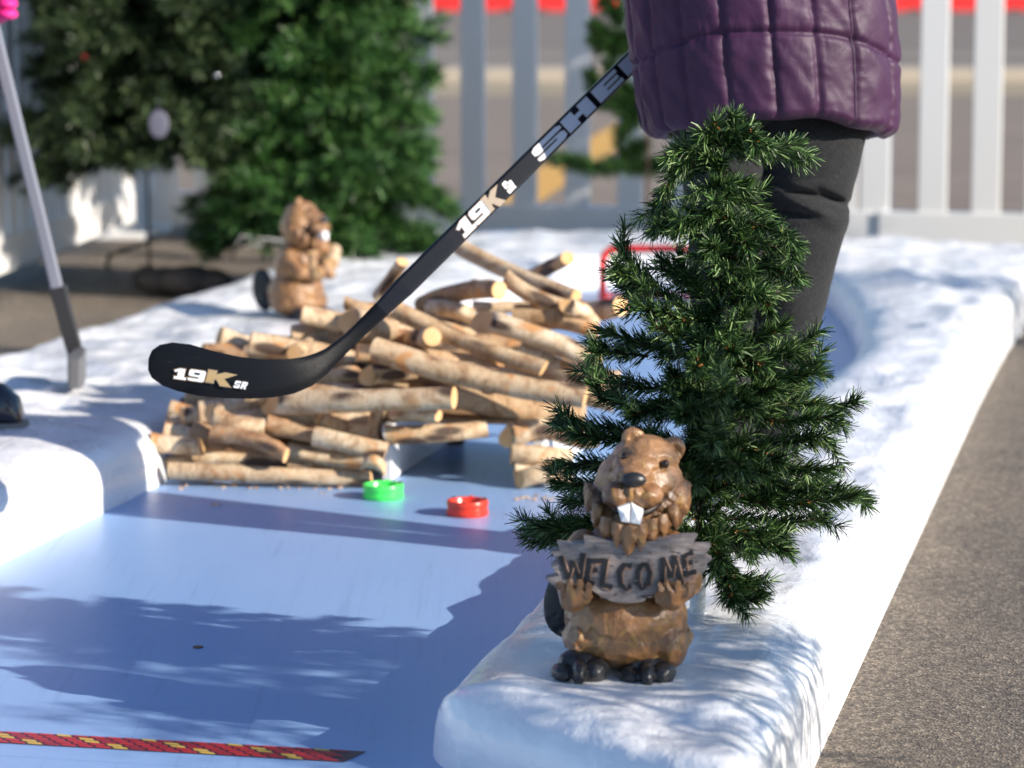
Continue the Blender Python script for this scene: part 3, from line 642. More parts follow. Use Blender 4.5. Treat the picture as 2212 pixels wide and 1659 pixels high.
# ---------------------------------------------------------------- log pile
def q3(cx, cy): return (295 + cx * .4667, 479.3 + cy * .4667)
ZB = 5.62
def add_log(A, Bp, r, label, seed, group='birch logs piled over the lane', taper=.12, knots=3, chop=False):
    rnd = random.Random(seed); A, Bp = Vector(A), Vector(Bp); ln_ = (Bp - A).length
    n, k = 22, 18; vs = []; mb = MB(); bend = Vector((rnd.uniform(-1, 1), rnd.uniform(-1, 1), 0)) * .014
    kn = [(rnd.random() * 6.28, rnd.uniform(.15, .85), rnd.uniform(.002, .005)) for _ in range(knots)]
    c0 = rnd.uniform(-.35, .35); c1 = rnd.uniform(-.25, .25); qi = (Bp - A).to_track_quat('Z', 'Y').inverted() @ Vector((-.1, -1, .35)); a0 = math.atan2(qi.y, qi.x)
    if chop: c0 = 1.25
    for i in range(k + 1):
        f = i / k; rr = r * (1 + taper * (.5 - f))
        for j in range(n):
            a = 2 * math.pi * j / n; q = rr * (1 + .07 * noise.noise(Vector((math.cos(a) * 1.3, math.sin(a) * 1.3, f * ln_ * 14 + seed * 3.1))) + .03 * noise.noise(Vector((math.cos(a) * 4, math.sin(a) * 4, f * ln_ * 60 + seed))))
            for (ka, kf, kh) in kn:
                da = abs((a - ka + math.pi) % (2 * math.pi) - math.pi); q += kh * math.exp(-(da * 2.0) ** 2 - ((f - kf) * ln_ / .012) ** 2)
            zz = f * ln_ + (c0 * (math.cos(a - a0) + (.9 if chop else 0)) * r * max(0, 1 - f * 6) if i < 3 else 0) + (c1 * math.cos(a + 1) * r if i == k else 0)
            o_ = bend * 4 * f * (1 - f); vs.append((math.cos(a) * q + o_.x, math.sin(a) * q + o_.y, zz))
    fs = [(i * n + j, i * n + (j + 1) % n, (i + 1) * n + (j + 1) % n, (i + 1) * n + j) for i in range(k) for j in range(n)]
    mb.add(vs, fs, 0); mb.add([vs[j] for j in range(n)] + [vs[k * n + j] for j in range(n)], [tuple(range(n))[::-1], tuple(range(n, 2 * n))], 1)
    o = mb.build('birch_log', [BARK, CUT]); o.data.polygons.foreach_set('use_smooth', [True] * (k * n) + [False, False])
    o.location = A; o.rotation_mode = 'QUATERNION'; o.rotation_quaternion = (Bp - A).to_track_quat('Z', 'Y')
    return tag(o, label, 'log', group)
# crop coordinates (x1,y1,x2,y2,diameter px, depth offset at each end, label)
LOGS = [
 (150, 1150, 1085, 1192, 78, .00, -.02, 'long reddish brown log lying on the blue board, lowest of the left stack'),
 (60, 1018, 300, 1042, 88, .04, .03, 'short tan log at the far left of the pile, beside the rounded white kerb'),
 (140, 1112, 700, 1120, 62, .07, .07, 'flaky pale log second from the bottom of the left stack'),
 (345, 978, 692, 1082, 76, -.01, -.05, 'pale log with small orange cut end, just above the flaky log in the left stack'),
 (312, 868, 600, 945, 92, .03, .02, 'thick pale log with white cut left end at the top left of the left stack'),
 (600, 930, 860, 990, 88, .02, .02, 'grey knotted log in the middle of the left stack'),
 (820, 990, 1155, 1060, 92, -.01, -.03, 'grey pale log running to the left edge of the lane opening'),
 (812, 890, 1085, 960, 84, .03, .02, 'short white barked log left of the lane opening, below the log with big orange end'),
 (1045, 1120, 1150, 1150, 62, -.05, -.05, 'short orange stub at the bottom left corner of the lane opening'),
 (1160, 985, 1625, 955, 88, .00, .02, 'pointed pale log forming the lintel over the lane opening'),
 (560, 840, 1470, 815, 112, .04, -.08, 'long grey brown log ending in a big round orange cut face above the lane opening'),
 (1180, 885, 1398, 898, 58, .05, -.04, 'thin log with small round orange end just over the lintel'),
 (1480, 800, 2080, 892, 118, .05, .07, 'dark shaded thick log behind the orange cut face'),
 (1112, 592, 2078, 812, 112, .02, -.06, 'longest pink and grey spotted log slanting down across the front of the pile'),
 (1195, 405, 1885, 678, 86, .10, -.02, 'long slim cream log with dark knotted end slanting across the middle'),
 (1552, 442, 2140, 650, 104, .10, .06, 'broad pale log with white stripped left end, upper right of the pile'),
 (1780, 590, 2160, 750, 100, .10, .05, 'smooth cream log half hidden by the small tree'),
 (1045, 715, 1290, 690, 92, .04, .08, 'stubby pale log with slanted white cut end, left of centre under the stick shaft'),
 (850, 745, 1050, 715, 84, .10, .10, 'short pinkish log under the heel of the black stick'),
 (520, 612, 950, 520, 88, .22, .18, 'reddish shaded log at the upper left of the pile above the stick blade'),
 (940, 520, 732, 606, 84, .40, .10, 'dark log pointing at the viewer above the stick blade, its end in shade'),
 (520, 645, 900, 640, 60, .16, .14, 'thin pale log peeking out directly above the stick blade'),
 (960, 450, 1190, 500, 138, .12, .16, 'very thick chopped log with bright cut side, left of the stick shaft'),
 (965, 372, 1120, 396, 66, .24, .24, 'small reddish log at the top left, touching the shaft of the black stick'),
 (1180, 560, 1368, 532, 94, .30, .02, 'dark barked log with round orange end in the centre of the pile'),
 (1330, 385, 1680, 318, 96, .36, .12, 'upper log with tall oval orange cut face and a broken branch stub'),
 (1120, 345, 1232, 185, 66, .34, .26, 'log standing up steeply behind the shaft of the black stick'),
 (1495, 118, 2035, 345, 84, .50, .30, 'topmost long log leaning down to the right against the white kerb'),
 (1800, 265, 1995, 168, 76, .60, .40, 'short log with round orange end poking up at the top of the pile'),
 (1705, 255, 1965, 388, 80, .22, .20, 'smooth golden log lying below the topmost long log'),
 (1960, 402, 2245, 392, 104, .38, .22, 'red brown log with large orange face at the right end, half behind the small tree'),
 (1560, 392, 1980, 362, 60, .44, .44, 'thin dark red log in the shade behind the golden log'),
 (1750, 432, 2130, 500, 104, .22, .20, 'grey scaly log with dark knots below the golden log'),
 (1330, 408, 1560, 440, 86, .26, .24, 'short tan log left of the broad pale log'),
 (1980, 380, 2120, 470, 70, .16, .20, 'short cream log end beside the scaly grey log'),
 (1690, 1000, 1915, 965, 108, .00, .02, 'white chopped log on top of the right hand stack'),
 (1735, 1078, 2010, 1092, 92, .00, .02, 'grey flaking log in the middle of the right hand stack'),
 (1750, 1152, 2010, 1168, 62, -.01, .02, 'thin split log near the bottom of the right hand stack'),
 (1772, 1216, 2010, 1232, 84, -.03, .0, 'tan log at the bottom of the right hand stack, on the blue board'),
 (1880, 945, 2140, 1010, 84, .08, .08, 'shaded log at the back of the right hand stack'),
 (160, 925, 350, 855, 66, .16, .20, 'reddish log at the back left, partly in shadow'),
 (165, 965, 400, 925, 92, .12, .12, 'grey shadowed log behind the left stack'),
 (250, 1040, 420, 1060, 80, .11, .11, 'brown log between the short tan log and the flaky log'),
 (1125, 875, 1122, 1015, 72, .015, .015, 'upright stub between the stacked logs and the lane opening'),
 (700, 1050, 1060, 1110, 76, .06, .04, 'grey log behind the pale grey ones low in the left stack'),
]
for i, (x1, y1, x2, y2, d, a, b, lb) in enumerate(LOGS):
    p1, p2 = q3(x1, y1), q3(x2, y2); r = d * .4667 / 2 / F * ZB
    A, Bp = W(*p1, ZB + a), W(*p2, ZB + b)
    for p in (A, Bp): p.z = max(p.z, r * .98 + (.0 if abs(A.z - Bp.z) < 1 else 0))
    add_log(A, Bp, r * .97, lb, i * 7 + 3, chop=('cut left' in lb or 'chopped' in lb or 'white cut' in lb or 'stripped left' in lb or 'white barked' in lb or 'log end' in lb))
FL = 'shaded inner log, mostly covered by the logs on the outside of the pile'
rnd = random.Random(21)
for i in range(72):
    cx = rnd.uniform(480, 1900); dep = rnd.uniform(.12, .5)
    if i > 50: cx = rnd.uniform(330, 1000); dep = rnd.uniform(.07, .2)
    top = 560 if cx < 1000 else 420
    cy = rnd.uniform(top + 60, 960) if i <= 50 else rnd.uniform(860, 1110)
    if 1150 < cx < 1750: cy = min(cy, 900)
    ln_ = rnd.uniform(.22, .36); p = W(*q3(cx, cy), ZB + dep); r = rnd.uniform(.016, .025)
    d = Vector((1, rnd.uniform(-.35, .35), rnd.uniform(-.28, .12))).normalized() * ln_ / 2; p.z = max(p.z, abs(d.z) + r)
    if p.z < .16 and -.02 < 0 and abs(d.x): 
        x0 = G(845, 1042).x; x1 = G(1100, 1042).x
        if p.x + abs(d.x) > x0 and p.x - abs(d.x) < x1 + .08: p.z = .16
    add_log(p - d, p + d, r, FL, 900 + i, knots=1)
# support frame of the log bridge (white tunnel walls and deck)
fr = empty('tunnel_frame', L(5.9, -1.35, 0), 0, 'white board tunnel under the log pile, its left side wall visible inside the lane opening', 'frame')
x0 = G(843, 1042); inv = Matrix.Translation(-fr.location); LD = L(1, 0); RD = L(0, 1)
def slab(name, o, du, dv, z0, z1, m, par):
    M = Matrix(((RD.x, LD.x, 0, o.x), (RD.y, LD.y, 0, o.y), (0, 0, 1, 0), (0, 0, 0, 1))); mb = MB().box((dv[0], du[0], z0), (dv[1], du[1], z1), M); return mb.build(name, m, par, M=inv, bevel=.001)
slab('side_wall', x0, (0.01, .46), (-.018, 0), .002, .108, WALLW, fr); slab('side_wall', x0, (.05, .46), (.266, .284), .002, .108, WALLW, fr); slab('deck', x0, (.05, .46), (-.018, .284), .110, .118, mat('plywood', (.30, .19, .10), .8), fr)
slab('support_post', x0, (.462, .49), (-.01, .03), .002, .11, TRUNKM, fr)
CHIP = mat('wood_chip', rough=.85); oi = ramp(CHIP, ntex(CHIP, coords(CHIP), 60), [(.35, (.36, .19, .09)), (.65, (.72, .55, .4))]); setcol(CHIP, oi)
def chip(mb, p, s, rnd):
    q = Matrix.Rotation(rnd.uniform(0, 6.28), 3, 'Z') @ Matrix.Rotation(rnd.uniform(-.5, .5), 3, 'X')
    vs = [p + q @ Vector((x * s * rnd.uniform(.7, 1.2), y * s * .5 * rnd.uniform(.6, 1.2), z * s * .22 * rnd.uniform(.6, 1.3) + s * .2)) for x in (-1, 1) for y in (-1, 1) for z in (-1, 1)]
    mb.add(vs, [(0, 1, 3, 2), (4, 6, 7, 5), (0, 4, 5, 1), (2, 3, 7, 6), (0, 2, 6, 4), (1, 5, 7, 3)])
mb = MB(); rc = random.Random(8)
for k in range(90): chip(mb, G(rc.uniform(390, 800), rc.uniform(1034, 1054) + 4 * rc.random(), 0.001), rc.uniform(.0015, .006), rc)
for k in range(22): chip(mb, G(rc.uniform(1115, 1200), rc.uniform(1070, 1082), 0.001), rc.uniform(.0015, .005), rc)
c = G(600, 1045); tag(mb.build('wood_debris', CHIP, M=Matrix.Translation(-c), loc=c), 'bark crumbs and splinters strewn along the foot of the log pile', 'debris', kind='stuff')
for (x, y, lb) in ((468, 1092, 'pale wood chip lying alone on the blue board, nearest the camera'), (432, 1034, 'orange wood chip at the foot of the left stack'), (548, 1040, 'pale split chip against the bottom log of the left stack'), (700, 1066, 'tiny pale chip on the board left of the green puck')):
    mb = MB(); 
    for k in range(3 if x < 600 else 2): chip(mb, Vector((rc.uniform(-.005, .005), rc.uniform(-.003, .003), .001)), .0055 if x < 600 else .003, rc)
    tag(mb.build('wood_chip', CHIP, loc=G(x, y, 0)), lb, 'wood chip', 'loose wood chips on the board')

# ---------------------------------------------------------------- pucks
def puck(px, py, z, m, label):
    p = G(px, py, z); r = .0375; h = .027; prf = [(r * .80, .0), (r * .96, .0), (r, .002), (r, .0085), (r * .965, .0098), (r * .965, .0172), (r, .0185), (r, h - .002), (r * .97, h), (r * .80, h), (r * .76, h - .002), (r * .74, .009), (r * .70, .006)]
    n = 48; vs = []; fs = []; k = len(prf)
    for (rr, z_) in prf:
        for j in range(n): a = 2 * math.pi * j / n; vs.append((rr * math.cos(a), rr * math.sin(a), z_))
    for i in range(k - 1):
        for j in range(n): fs.append((i * n + j, i * n + (j + 1) % n, (i + 1) * n + (j + 1) % n, (i + 1) * n + j))
    fs.append(tuple(range((k - 1) * n, k * n))); fs.append(tuple(range(n))[::-1])
    root = empty('street_hockey_puck', p, 0, label, 'puck', 'pucks on the blue board'); MB().add(vs, fs).build('ring', m, root, True).modifiers.new('e', 'EDGE_SPLIT').split_angle = R(40)
    for a in range(0, 360, 60):
        mb = MB(); mb.tube([(math.cos(R(a + 20)) * r * .87, math.sin(R(a + 20)) * r * .87, h - .001), (math.cos(R(a + 20)) * r * .87, math.sin(R(a + 20)) * r * .87, h + .0022)], .003, 8); mb.build('glide_stud', m if a % 120 else BLACKPL, root)
    for k_ in range(3):
        a = k_ * math.pi / 3; mb = MB(); d = Vector((math.cos(a), math.sin(a), 0)) * r * .745; nrm = Vector((-d.y, d.x, 0)).normalized() * .002
        mb.add([-d - nrm + Vector((0, 0, .0062)), d - nrm + Vector((0, 0, .0062)), d + nrm + Vector((0, 0, .0062)), -d + nrm + Vector((0, 0, .0062)), -d - nrm + Vector((0, 0, .016 + .0005 * k_)), d - nrm + Vector((0, 0, .016 + .0005 * k_)), d + nrm + Vector((0, 0, .016 + .0005 * k_)), -d + nrm + Vector((0, 0, .016 + .0005 * k_))], [(4, 5, 6, 7), (0, 1, 5, 4), (1, 2, 6, 5), (2, 3, 7, 6), (3, 0, 4, 7)]); mb.build('spoke', m, root)
puck(828, 1076, .0, GREENP, 'bright green ring shaped street hockey puck on the blue board, close to the logs')
puck(1010, 1112, .0, REDP, 'orange red ring shaped street hockey puck on the blue board, right of the green one')

# ---------------------------------------------------------------- lettering as flat plates
def rr_poly(w_, h_, r, k=5):
    out = []
    for (cx, cy, a0) in ((w_ - r, h_ - r, 0), (r, h_ - r, 90), (r, r, 180), (w_ - r, r, 270)):
        for i in range(k + 1): a = R(a0 + 90 * i / k); out.append((cx + r * math.cos(a), cy + r * math.sin(a)))
    return out
GL = {
 'E': [(0, 0), (1, 0), (1, .26), (.42, .26), (.42, .38), (.95, .38), (.95, .62), (.42, .62), (.42, .74), (1, .74), (1, 1), (0, 1)],
 'H': [(0, 0), (.40, 0), (.40, .36), (.62, .36), (.62, 0), (1, 0), (1, 1), (.62, 1), (.62, .64), (.40, .64), (.40, 1), (0, 1)],
 'S': [(.12, 0), (.88, 0), (1, .12), (1, .44), (.90, .55), (.28, .57), (.28, .69), (1, .69), (1, .88), (.88, 1), (.12, 1), (0, .88), (0, .56), (.10, .45), (.72, .43), (.72, .31), (0, .31), (0, .12)],
 'R': [(0, 0), (.38, 0), (.38, .34), (.50, .34), (.66, 0), (1, 0), (.88, .42), (1, .55), (1, .90), (.90, 1), (0, 1)],
 '1': [(.10, 0), (1, 0), (1, .24), (.82, .24), (.82, 1), (.40, 1), (0, .78), (.10, .62), (.32, .70), (.32, .24), (.10, .24)],
 '9': [(.10, 0), (.90, 0), (1, .12), (1, .88), (.90, 1), (.10, 1), (0, .88), (0, .50), (.10, .40), (.62, .40), (.62, .24), (0, .24), (0, .10)],
 'K': [(0, 0), (.48, 0), (.48, .30), (.60, .36), (.92, -.12), (1.55, -.12), (1.02, .50), (1.75, .98), (1.05, 1.0), (.52, .72), (.52, 1.05), (.02, 1.05)],
}
def offset_poly(P, d):
    n = len(P); out = []
    for i in range(n):
        a, b, c = Vector(P[i - 1]), Vector(P[i]), Vector(P[(i + 1) % n]); e1 = (b - a).normalized(); e2 = (c - b).normalized()
        n1 = Vector((e1.y, -e1.x)); n2 = Vector((e2.y, -e2.x)); m_ = (n1 + n2); k = 1 + n1.dot(n2); out.append(tuple(b + m_ * d / max(.35, k)))
    return out
def plate(name, P, M, h, m, parent):
    tr = tessellate_polygon([[Vector((x, y, 0)) for x, y in P]])
    me = bpy.data.meshes.new(name); me.from_pydata([tuple(M @ Vector((x, y, h))) for x, y in P], [], [tuple(t) for t in tr]); me.materials.append(m); o = bpy.data.objects.new(name, me); C.objects.link(o); o.parent = parent; return o
def glyph(ch, M, x0, y0, w_, h_, sk, m, outm, parent, base=.0004, ow=.0012):
    P = [(x0 + x * w_ + sk * y * h_, y0 + y * h_) for x, y in GL[ch]]
    o = plate('letter', P, M, base + .0005, m, parent)
    plate('letter_outline', offset_poly(P, ow), M, base, outm, parent)
    if ch == '9': plate('letter_counter', [(x0 + x * w_ + sk * y * h_, y0 + y * h_) for x, y in ((.34, .60), (.66, .60), (.66, .76), (.34, .76))], M, base + .0009, STICKM, parent)
    if ch == 'R': plate('letter_counter', [(x0 + x * w_ + sk * y * h_, y0 + y * h_) for x, y in ((.40, .62), (.68, .62), (.68, .70), (.40, .70))], M, base + .0009, STICKM, parent)

# ---------------------------------------------------------------- black hockey stick
def hockey_stick():
    hd = W(826, 666, 4.66); top = W(1341, 156, 4.88)
    root = empty('hockey_stick', W(520, 860, 4.6), 0, 'black hockey stick with white and gold lettering held low over the log pile', 'hockey stick')
    root['label'] = 'black hockey stick with white and gold lettering, held just above the log pile'
    inv = Matrix.Translation(-root.location)
    d = (top - hd).normalized(); end = hd + d * 1.28
    back = Vector((0, 1, 0)); nrm = (back - d * back.dot(d)).normalized(); side = d.cross(nrm)   # nrm away from camera
    wv = .0325; wt = .019
    # shaft: rounded rectangle section
    def sec(p, w1, w2, rr=.004):
        out = []
        for (sx, sy, a0) in ((1, 1, 0), (-1, 1, 90), (-1, -1, 180), (1, -1, 270)):
            for k in range(4):
                a = R(a0 + 30 * k); out.append(p + side * (sx * (w1 / 2 - rr) + rr * math.cos(a)) + nrm * (sy * (w2 / 2 - rr) + rr * math.sin(a)))
        return out
    s0 = W(905, 565, 4.78 + (5.02 - 4.78) * .31)
    st = hd - d * .004
    mb = MB(); pts = [hd - d * .006, hd + d * .05, hd + d * .16, end]; n = 16; vs = []
    for p, (a, b) in zip(pts, ((wv * .78, .0125), (wv, .0165), (wv, wt), (wv, wt))): vs += sec(p, a, b)
    fs = [(i * n + j, i * n + (j + 1) % n, (i + 1) * n + (j + 1) % n, (i + 1) * n + j) for i in range(3) for j in range(n)] + [tuple(range(n))[::-1], tuple(range(3 * n, 4 * n))]
    mb.add(vs, fs); sh = mb.build('shaft', STICKG, root, False, inv, bevel=.0008)
    # blade: outline stations  (upper x,y) (lower x,y)
    up = [(321, 774), (328, 757), (345, 745), (372, 740), (410, 744), (460, 758), (520, 772), (575, 777), (625, 776), (662, 770), (701, 756), (743, 724), (780, 687), (812, 654)]
    lo = [(320, 799), (328, 816), (352, 833), (385, 845), (430, 855), (485, 860), (540, 861), (590, 858), (635, 850), (675, 833), (708, 806), (736, 776), (790, 722), (839, 680)]
    m_ = len(up); vs = []; bw = []
    K = 8; th = .0055
    for i, (a, b) in enumerate(zip(up, lo)):
        f = i / (m_ - 1); Z = 4.57 + .088 * f - .03 * math.sin(math.pi * min(1, f * 1.1)) 
        for k in range(K + 1):
            g = k / K; p = W(a[0] + (b[0] - a[0]) * g, a[1] + (b[1] - a[1]) * g, Z); t_ = th * (1 - (abs(g - .5) * 2) ** 4 * .5) * (1 if 0 < i else .6) * (1 + 1.6 * f)
            vs.append(p); bw.append(t_)
    fr_ = [v + Vector((0, -t_ / 2, 0)) for v, t_ in zip(vs, bw)]; bk = [v + Vector((0, t_ / 2, 0)) for v, t_ in zip(vs, bw)]; n0 = len(vs); fs = []
    for i in range(m_ - 1):
        for k in range(K):
            a = i * (K + 1) + k; q = (a, a + 1, a + K + 2, a + K + 1); fs.append(q[::-1]); fs.append(tuple(x + n0 for x in q))
    rim = [i * (K + 1) for i in range(m_)] + [(m_ - 1) * (K + 1) + k for k in range(1, K + 1)] + [i * (K + 1) + K for i in range(m_ - 2, -1, -1)] + [k for k in range(K - 1, 0, -1)]
    for a, b in zip(rim, rim[1:] + rim[:1]): fs.append((a, b, b + n0, a + n0))
    bl = MB().add(fr_ + bk, fs).build('blade', STICKM, root, True, inv); es = bl.modifiers.new('e', 'EDGE_SPLIT'); es.split_angle = R(50)
    sb = bl.modifiers.new('s', 'SUBSURF'); sb.levels = 1; sb.render_levels = 1; bl.modifiers.move(1, 0)
    # tape-like worn lower edge (frayed grey rim)
    # logo on blade
    def bladeM(px, py, ux, uy, Zc, off):
        o_ = W(px, py, Zc) + Vector((0, -off, 0)); e = W(px + ux, py + uy, Zc) ; x = (e - W(px, py, Zc)).normalized(); z = Vector((0, -1, 0)); y = z.cross(x).normalized(); z = x.cross(y)
        M = Matrix(((x.x, y.x, z.x, o_.x), (x.y, y.y, z.y, o_.y), (x.z, y.z, z.z, o_.z), (0, 0, 0, 1))); return inv @ M
    pm = 4.57 / F
    def blZ(px):
        f = (px - 318) / 500.0; return 4.57 + .088 * f - .03 * math.sin(math.pi * min(1, f * 1.1))
    for ch, px, py, w_, h_, sk, m1, m2 in (('1', 373, 816, 29, 24, .1, LPALE, LOUT), ('9', 405, 820, 36, 25, .12, LPALE, LOUT), ('K', 444, 824, 36, 26, .12, LGOLD, LCH)):
        M = bladeM(px, py, 60, 9, blZ(px + 20), .0052); glyph(ch, M, 0, 0, w_ * pm, h_ * pm, sk, m1, m2, bl, ow=.0013)
    for dx, ch, w_ in ((0, 'S', 13), (15, 'R', 12)):
        M = bladeM(504 + dx, 836 + dx * .15, 60, 9, blZ(515), .0052); glyph(ch, M, 0, 0, w_ * pm, 16 * pm, .25, LPALE, LOUT, bl, ow=.0006)
    # shaft lettering runs along d; y axis across
    ang_o = hd - nrm * (wt / 2 + .0006); z = -nrm; x = d; y = z.cross(x)
    Ms = inv @ Matrix(((x.x, y.x, z.x, ang_o.x), (x.y, y.y, z.y, ang_o.y), (x.z, y.z, z.z, ang_o.z), (0, 0, 0, 1)))
    def along(px, py):   # distance along the shaft for a pixel
        best = min(range(2000), key=lambda i: (lambda p: abs((p - CP).dot(Vector((1, 0, 0))) / (p - CP).dot(FW) * F + 1106 - px))(hd + d * i * .0006)); return best * .0006
    hh = wv * .76
    y0 = -wv / 2 + wv * .12
    for ch, xa, xb, sk, m1, m2, ow in (('1', 985, 1013, .15, LWHITE, LOUT, .0010), ('9', 1014, 1045, .1, LWHITE, LOUT, .0010), ('K', 1042, 1062, .15, LCH, LOUT, .0008),
                               ('S', 1152, 1212, .0, LWHITE, LOUT,.0006), ('H', 1216, 1272, .0, LWHITE, LOUT,.0006), ('E', 1282, 1332, .0, LWHITE, LOUT,.0006), ('R', 1340, 1392, .0, LWHITE, LOUT,.0006)):
        a, b = along(xa, 0), along(xb, 0); glyph(ch, Ms, a, y0, b - a, hh, sk, m1, m2, sh, ow=ow)
    a = along(1084, 0); glyph('S', Ms, a, y0, .009, hh * .8, .1, LPALE, LOUT, sh, ow=.0006); glyph('R', Ms, a + .010, y0, .007, hh * .6, .1, LPALE, LOUT, sh, ow=.0006)
    return hd, d, nrm
hd, sdv, snr = hockey_stick()

# ---------------------------------------------------------------- clothing lofts
def loft(mb, rings, cap=False, mi=0):
    n = len(rings[0]); vs = [p for r in rings for p in r]
    fs = [(i * n + j, i * n + (j + 1) % n, (i + 1) * n + (j + 1) % n, (i + 1) * n + j) for i in range(len(rings) - 1) for j in range(n)]
    if cap: fs += [tuple(range(n))[::-1], tuple(range((len(rings) - 1) * n, len(rings) * n))]
    mb.add(vs, fs, mi)
def skin_body(name, joints, edges, rad, parent, m, inv):
    me = bpy.data.meshes.new(name); ks = list(joints); me.from_pydata([tuple(inv @ Vector(joints[k])) for k in ks], [(ks.index(a), ks.index(b)) for a, b in edges], [])
    o = bpy.data.objects.new(name, me); C.objects.link(o); o.parent = parent; me.materials.append(m)
    sk = o.modifiers.new('skin', 'SKIN'); sk.use_smooth_shade = True
    if not me.skin_vertices: pass
    ly = me.skin_vertices[0] if len(me.skin_vertices) else None
    if ly:
        for i, k in enumerate(ks): r_ = rad[k]; ly.data[i].radius = (r_, r_) if not hasattr(r_, '__len__') else r_; ly.data[i].use_root = (k == 'pelvis')
    sb = o.modifiers.new('sub', 'SUBSURF'); sb.levels = 2; sb.render_levels = 2
    return o
def make_skin(name, joints, edges, rad, parent, m, inv):
    bm = bmesh.new(); ly = bm.verts.layers.skin.verify(); vs = {}
    for k, p in joints.items():
        v = bm.verts.new(inv @ Vector(p)); r_ = rad[k]; v[ly].radius = (r_, r_) if not hasattr(r_, '__len__') else r_; v[ly].use_root = (k == 'pelvis'); vs[k] = v
    for a, b in edges: bm.edges.new((vs[a], vs[b]))
    me = bpy.data.meshes.new(name); bm.to_mesh(me); bm.free(); me.materials.append(m)
    o = bpy.data.objects.new(name, me); C.objects.link(o); o.parent = parent
    sk = o.modifiers.new('skin', 'SKIN'); sk.use_smooth_shade = True; sb = o.modifiers.new('sub', 'SUBSURF'); sb.levels = 1; sb.render_levels = 1
    return o
def shoe(name, heel, dirv, ln_, wd, hgt, m_up, m_sole, parent, inv):
    d = Vector((dirv[0], dirv[1], 0)).normalized(); s_ = Vector((-d.y, d.x, 0)); mb = MB(); rings = []
    prf = [(0, .42, .05), (.04, .62, .66), (.15, .78, .92), (.3, .82, .98), (.45, .86, .80), (.6, .98, .60), (.75, 1.0, .50), (.88, .90, .44), (.96, .66, .36), (1, .3, .16)]
    for f, w_, h_ in prf:
        c = heel + d * (ln_ * f); r_ = []
        for k in range(18):
            a = 2 * math.pi * k / 18; y = math.cos(a) * wd / 2 * w_; z = .014 + max(0, (math.sin(a) * .5 + .5)) * hgt * h_ * (1 if math.sin(a) > -.2 else .35)
            r_.append(c + s_ * y + Vector((0, 0, z)))
        rings.append(r_)
    loft(mb, rings, True); up_ = mb.build(name, m_up, parent, True, inv); mb = MB(); rings = []
    for f, w_, h_ in [(-.02, .4, 0)] + prf[1:-1] + [(1.02, .35, 0)]:
        c = heel + d * (ln_ * f); hw = wd / 2 * (w_ * 1.07 + .02); rings.append([c - s_ * hw, c + s_ * hw, c + s_ * hw + Vector((0, 0, .022)), c - s_ * hw + Vector((0, 0, .022))])
    loft(mb, rings, True); mb.build('sole', m_sole, up_, False, inv, bevel=.003)
    return up_

def hand(parent, inv, wrist, knu, palm_n, axis, m, name='hand'):
    """a hand whose five fingers close around a shaft running along `axis`"""
    w_, k = Vector(wrist), Vector(knu); ax = Vector(axis).normalized(); pn = Vector(palm_n).normalized()
    J = {'pelvis': w_, 'palm': w_.lerp(k, .55)}; E = [('pelvis', 'palm')]; Rr = {'pelvis': .022, 'palm': (.032, .02)}
    fd = (k - w_).normalized()
    for i, ln_ in enumerate((.9, 1.0, .95, .78)):
        o_ = ax * (.030 - i * .019); a = k + o_; b = a + (fd * .35 + pn * .9).normalized() * .032 * ln_; c = b + (-fd * .9 + pn * .35).normalized() * .026 * ln_; e = c + (-fd * .5 - pn * .7).normalized() * .017 * ln_
        n_ = 'f%d' % i; J.update({n_ + 'a': a, n_ + 'b': b, n_ + 'c': c, n_ + 'd': e}); E += [('palm', n_ + 'a'), (n_ + 'a', n_ + 'b'), (n_ + 'b', n_ + 'c'), (n_ + 'c', n_ + 'd')]
        Rr.update({n_ + 'a': .0105, n_ + 'b': .0095, n_ + 'c': .009, n_ + 'd': .0075})
    a = w_.lerp(k, .35) + ax * .034; b = a + (ax * .5 + pn * .9).normalized() * .030; c = b + (pn * .5 - ax * .2 + fd * .7).normalized() * .026
    J.update({'ta': a, 'tb': b, 'tc': c}); E += [('palm', 'ta'), ('ta', 'tb'), ('tb', 'tc')]; Rr.update({'ta': .012, 'tb': .0105, 'tc': .009})
    return make_skin(name, J, E, Rr, parent, m, inv)
